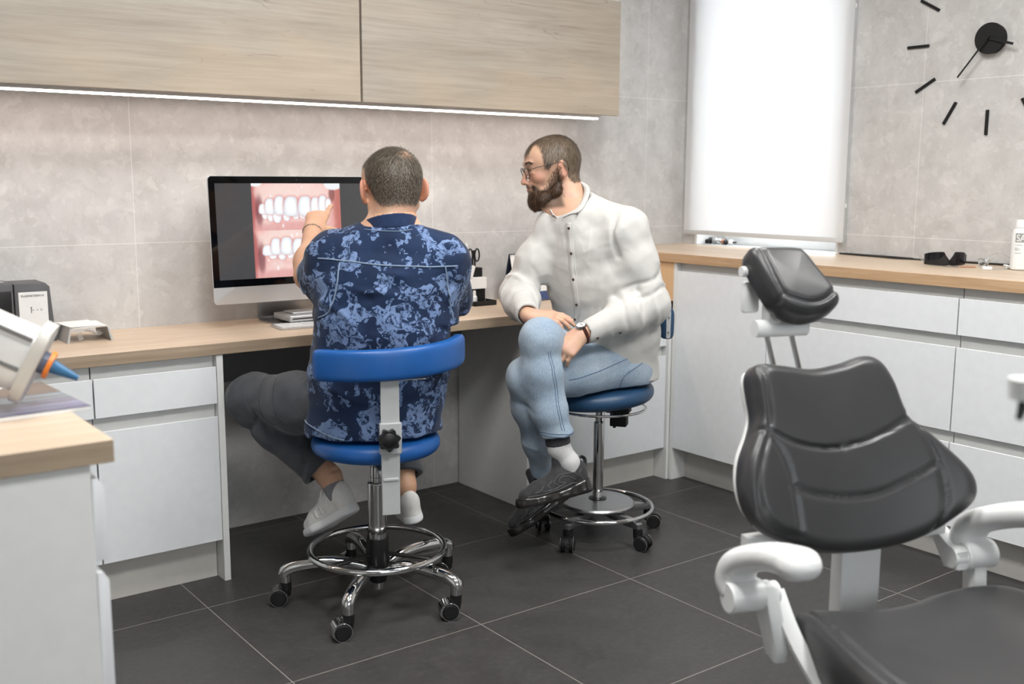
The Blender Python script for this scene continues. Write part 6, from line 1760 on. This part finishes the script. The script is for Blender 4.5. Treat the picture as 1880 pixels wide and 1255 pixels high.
T2.cone(NB+A([-.015, .01, .01]), A([2.420, 2.862, 1.222]), .066, .060, k=.05); T2.plane(A([2.396, 2.856, 1.218]), (-.62, -.24, .74), around=A([2.345, 2.85, 1.30]), rad=.125)
F2 = nrm([-.951, -.309, 0])
G_ = lambda a, b, c: A([mid(C1, C2, (c-.76)/.18)[0], mid(C1, C2, (c-.76)/.18)[1], c])+side2*a+F2*b   # a: towards his left, b: forwards, c: height
for pts, w, amp in (([G_(.05, .16, 1.04), G_(.10, .15, .98), G_(.13, .13, .90)], .014, -.006), ([G_(.08, .15, 1.08), G_(.12, .13, 1.02), G_(.15, .12, .95)], .010, .006),
                    ([G_(-.05, .16, 1.00), G_(.02, .17, .93), G_(.10, .16, .90)], .012, .005), ([G_(-.06, .16, .90), G_(.03, .17, .85), G_(.12, .15, .84)], .012, -.006),
                    ([G_(.16, .10, .88), G_(.12, .16, .80), G_(.04, .18, .74)], .014, .007), ([G_(.17, .10, .82), G_(.12, .16, .75), G_(.05, .18, .70)], .011, -.008),
                    ([G_(-.02, .18, .78), G_(-.08, .17, .72), G_(-.12, .14, .70)], .012, .007), ([G_(.0, .18, .74), G_(-.05, .18, .68)], .010, -.006),
                    ([SL+A([-.06, -.02, .05]), SL+A([-.075, -.02, -.02]), SL+A([-.06, -.03, -.09])], .010, -.011), ([SL+A([.02, -.06, -.04]), mid(SL, EL, .5)+A([.0, -.06, 0]), mid(SL, EL, .8)+A([-.03, -.05, 0])], .014, .006),
                    ([SR+A([-.03, -.05, .03]), SR+A([-.02, -.06, -.06])], .010, -.009)):
    ridge(T2, pts, w, amp)
for (a, b, fs) in ((SL, EL, ((.55, .004), (.66, -.006), (.78, .007), (.90, -.007))), (EL, WL, ((.10, .006), (.22, -.008), (.34, .007), (.47, -.006), (.60, .005))), (SR, ER, ((.55, .004), (.72, -.006), (.86, .006))), (ER, WR, ((.06, -.007), (.20, .007), (.34, -.007), (.48, .006), (.62, -.005)))):
    for f, a_ in fs: ring(T2, mid(a, b, f), (b-a)+A([.05*math.sin(f*40), .06*math.cos(f*31), .05]), .075, .0085, a_)
wob(T2, 14, .0030, 7); wob(T2, 15, .0006, 20); T2.seat_cut((2.505, 2.79), .206, .5735, TILT2)
sh2 = T2.build('shirt', M['white_cloth'], man2, .0042)
PLK = [(2.3519, 2.7855, 1.1521), (2.348, 2.7834, 1.1353), (2.3448, 2.776, 1.0962), (2.3424, 2.7663, 1.0497), (2.3459, 2.7637, 1.0025), (2.3488, 2.7603, 0.959), (2.3552, 2.758, 0.9075), (2.3628, 2.7574, 0.8707), (2.3690, 2.7680, 0.8371), (2.3700, 2.7800, 0.8137), (2.3700, 2.7950, 0.7842)]
strip(T2, PLK, side2, .027, 'placket', M['white_cloth'], sh2, .0016, .0018)
M['stitch'] = fabric('stitching', (182, 181, 176), (194, 193, 188), 300, 700)
for dd in (-.0115, .0115): tape(T2, [A(p)+side2*dd for p in PLK], .0006, 'placket_stitch', M['stitch'], sh2, .0028)
M['button'] = plain('brown_button', (72, 56, 48), .35)
def button(p, r=.0050, lift=.0026):
    p = T2.snap(p, lift)[0]; n_ = Vector(T2.grad(A(p).reshape(1, 3))[0]); p = Vector(p)
    m = MB(); m.cyl(p-n_*.0006, p+n_*.0022, r, r*.9, n=18); m.torus(p+n_*.0020, r*.75, r*.16, n_, 18, 6); return m.build('button', M['button'], sh2)
for i_ in (1, 3, 5, 7, 9): button(PLK[i_])
button((2.3173, 2.5952, 0.7772), .0050, .0004); button((2.4021, 2.5744, 0.7892), .0046, .0004)
for p_, nm_ in (([(2.4431, 2.7054, 1.2091), (2.4155, 2.6738, 1.1732), (2.4011, 2.6624, 1.1369), (2.3997, 2.6539, 1.0819), (2.4173, 2.6497, 1.0257), (2.4254, 2.6297, 0.9801)], 'armhole_seam'),): tape(T2, p_, .0006, nm_, M['stitch'], sh2, .0001)
Cc = A([2.397, 2.854, 1.238]); fr = nrm([-.1255, -.067, -.1356]); nn = np.cross(side2, fr); nn = nn if nn[2] > 0 else -nn
def band(name, a, b, rows_=5, bulge=0.0):
    a, b = smooth_line(a, 6), smooth_line(b, 6); m = MB(); rows = []
    for p, q in zip(a, b): rows.append([m.bm.verts.new(Vector(p+(q-p)*f+nn*bulge*math.sin(math.pi*f))) for f in np.linspace(0, 1, rows_)])
    for r0, r1 in zip(rows[:-1], rows[1:]):
        for k in range(rows_-1): m.bm.faces.new([r0[k], r0[k+1], r1[k+1], r1[k]])
    o = m.build(name, M['white_cloth'], sh2, ang=180); md = o.modifiers.new('thickness', 'SOLIDIFY'); md.thickness = .0028; md.offset = 0; return o
AN = (12, 38, 78, 125, 180, -125, -80, -42, -14)
inn = [Cc+fr*(.098 if abs(a) < 90 else .088)*math.cos(math.radians(a))+side2*.0615*math.sin(math.radians(a)) for a in AN]
out_ = [A(p) for p in ((2.3700, 2.7660, 1.1860), (2.385, 2.758, 1.200), (2.412, 2.764, 1.236), (2.452, 2.800, 1.272), (2.492, 2.884, 1.288), (2.462, 2.938, 1.270), (2.412, 2.948, 1.240), (2.364, 2.908, 1.203), (2.3407, 2.8585, 1.1688))]
out_ = [T2.snap(p, .0035)[0] if T2.ev(p.reshape(1, 3))[0] < .0035 else p for p in out_]
band('collar', inn, out_, 6, .006)
band('collar_stand', inn, [p-nn*.034 for p in inn], 3)
button((2.3740, 2.7700, 1.1830), .0038, .0060)

# jeans
J2 = Sdf(.05)
J2.slab(PV+A([0, 0, -.035]), PV+A([-.004, 0, .07]), (.170, .125), (.155, .115), side2)
hU, hT = mid(KU, AU, .99), mid(KT, AT, .875)
J2.chain([HL, mid(HL, KU, .5), KU], [.097, .090, .068], k=.03); J2.chain([KU, mid(KU, AU, .3), mid(KU, AU, .65), hU, AU], [.069, .069, .058, .048, .046], k=.03)
J2.chain([HR, mid(HR, KT, .5), KT], [.094, .084, .066], k=.03); o_ = A([-.010, .008, 0]); J2.chain([KT, mid(KT, AT, .3)+o_, mid(KT, AT, .65)+o_, hT, AT], [.065, .068, .060, .050, .048], k=.025)
J2.ell(KT+A([.0, .0, -.004]), (.0665, .0665, .0665), k=.02)
ax = nrm(AT-KT); J2.plane(hT, ax, around=hT+ax*.09, rad=.11); J2.cone(hT-ax*.03, hT+ax*.05, .0435, .0445, k=.003, mode='s')
ax = nrm(AU-KU); J2.plane(hU, ax, around=hU+ax*.09, rad=.11); J2.cone(hU-ax*.03, hU+ax*.05, .040, .041, k=.003, mode='s')
for a, b, fs in ((HL, KU, ((.12, .003), (.24, -.004))), (KT, AT, ((.58, -.004), (.86, .003))), (KU, AU, ((.6, .003),))):
    for f, a_ in fs: ring(J2, mid(a, b, f), (b-a)+A([.06*math.sin(f*33), .06, .08*math.cos(f*21)]), .095, .010, a_)
ridge(J2, [KT+A([.075, -.03, .0]), KT+A([.10, -.02, -.05]), KT+A([.06, -.06, -.09])], .009, -.008); ridge(J2, [KT+A([.09, .0, .03]), KT+A([.14, .03, .0]), KT+A([.20, .08, -.01])], .010, -.009)
ridge(J2, [HL+A([-.02, -.09, .03]), HL+A([-.14, -.085, -.01]), HL+A([-.24, -.07, -.04])], .012, -.005)
wob(J2, 21, .0018, 8); J2.seat_cut((2.505, 2.79), .206, .5735, TILT2)
je = J2.build('jeans', M['denim'], man2, .0044)
M['seam'] = fabric('denim_seam', (74, 98, 126), (96, 118, 144), 300, 700)
for p_, r_, nm_ in (([(2.1416, 2.6278, 0.7432), (2.152, 2.6201, 0.7014), (2.1554, 2.6122, 0.6621), (2.1706, 2.6156, 0.6084), (2.1716, 2.6072, 0.5507), (2.1845, 2.6048, 0.4956), (2.1892, 2.6043, 0.4746)], .0010, 'leg_seam'),
                   ([(2.1329, 2.6313, 0.7436), (2.143, 2.6232, 0.7019), (2.1462, 2.6152, 0.6626), (2.1611, 2.6182, 0.6091), (2.1617, 2.6094, 0.5516), (2.1738, 2.6061, 0.4969), (2.1788, 2.606, 0.4739)], .0010, 'leg_seam'),
                   ([(2.2529, 2.6605, 0.6289), (2.2913, 2.6487, 0.6359), (2.3273, 2.6366, 0.6459), (2.391, 2.6328, 0.6597), (2.4519, 2.6249, 0.6776), (2.4955, 2.6193, 0.6894), (2.5349, 2.6142, 0.6978)], .0013, 'side_seam'),
                   ([(2.4678, 2.6446, 0.576), (2.461, 2.6243, 0.6111), (2.4767, 2.6142, 0.6361), (2.5022, 2.6086, 0.6496), (2.5385, 2.6032, 0.668)], .0013, 'pocket_seam')):
    tape(J2, p_, r_, nm_, M['seam'], je, .0003)
ax = nrm(AT-KT)
for a in (0, 1):
    c_ = hT-ax*(.006+.010*a); pts = [c_+(A([math.cos(q), math.sin(q), 0])*.07) for q in np.linspace(0, 6.283, 25)[:-1]]
    P_ = on_cloth(J2, pts+[pts[0]], .0004, 3); m = MB(); m.tube(P_[:-1], .0010, 6, closed=True); m.build('hem_seam', M['seam'], je)
# leggings cuff, socks, belt
def cuff(name, a, b, ra, rb, mat, h=.004):
    S = Sdf(.006); d = nrm(b-a); S.cone(a, b, ra, rb); S.plane(b, d, around=b+d*.06, rad=.085); S.plane(a, -d, around=a-d*.06, rad=.085); return S.build(name, mat, man2, h)
cuff('legging_cuff', mid(KT, AT, .84), mid(KT, AT, .965), .0425, .0425, M['sock_dark'])
for kn_, an_, h_, t_ in ((KT, AT, h2T, t2T), (KU, AU, h2U, t2U)):
    a_, b_ = foot(Sdf(), an_, h_, t_); S_ = Sdf(.012); S_.chain([mid(kn_, an_, .93), an_, b_, a_], [.0400, .0385, .0355, .027]); S_.plane(mid(kn_, an_, .93), kn_-an_, around=mid(kn_, an_, .75), rad=.09); S_.build('sock', M['sock'], man2, .004)
# shoes
shoe(man2, h2T, t2T, AT-(h2T*.8+t2T*.2), (M['black_shoe'], M['air_sole']), chunky=True, sw=1.08)
shoe(man2, h2U, t2U, AU-(h2U*.8+t2U*.2), (M['black_shoe'], M['air_sole']), chunky=True, sw=1.08)
# watch
dW = nrm(WL-EL); wc = WL-dW*.002; nb_ = A([-.35, -.18, .92]); nb_ = nrm(nb_-dW*(nb_@dW)); wx = np.cross(dW, nb_)
wt = MB(); pts = [wc+(nb_*math.cos(a)*.0290+wx*math.sin(a)*.0330) for a in np.linspace(0, 2*math.pi, 33)[:-1]]
wt.tube(pts, .0085, closed=True, sec=[(-1, -.16), (1, -.16), (1, .16), (-1, .16)])
wo = wt.build('watch_strap', plain('brown_leather', (84, 46, 34), .5, noise=.1), man2)
c0 = Vector(wc+nb_*.0285); m = MB(); m.cyl(c0, c0+Vector(nb_)*.0065, .0175, .0168, n=36); m.mi = 1; m.cyl(c0+Vector(nb_)*.0065, c0+Vector(nb_)*.0069, .0148, n=32)
m.build('watch_case', [M['screw'], M['paper']], wo)
rebase(man2, (2.505, 2.79, .57))
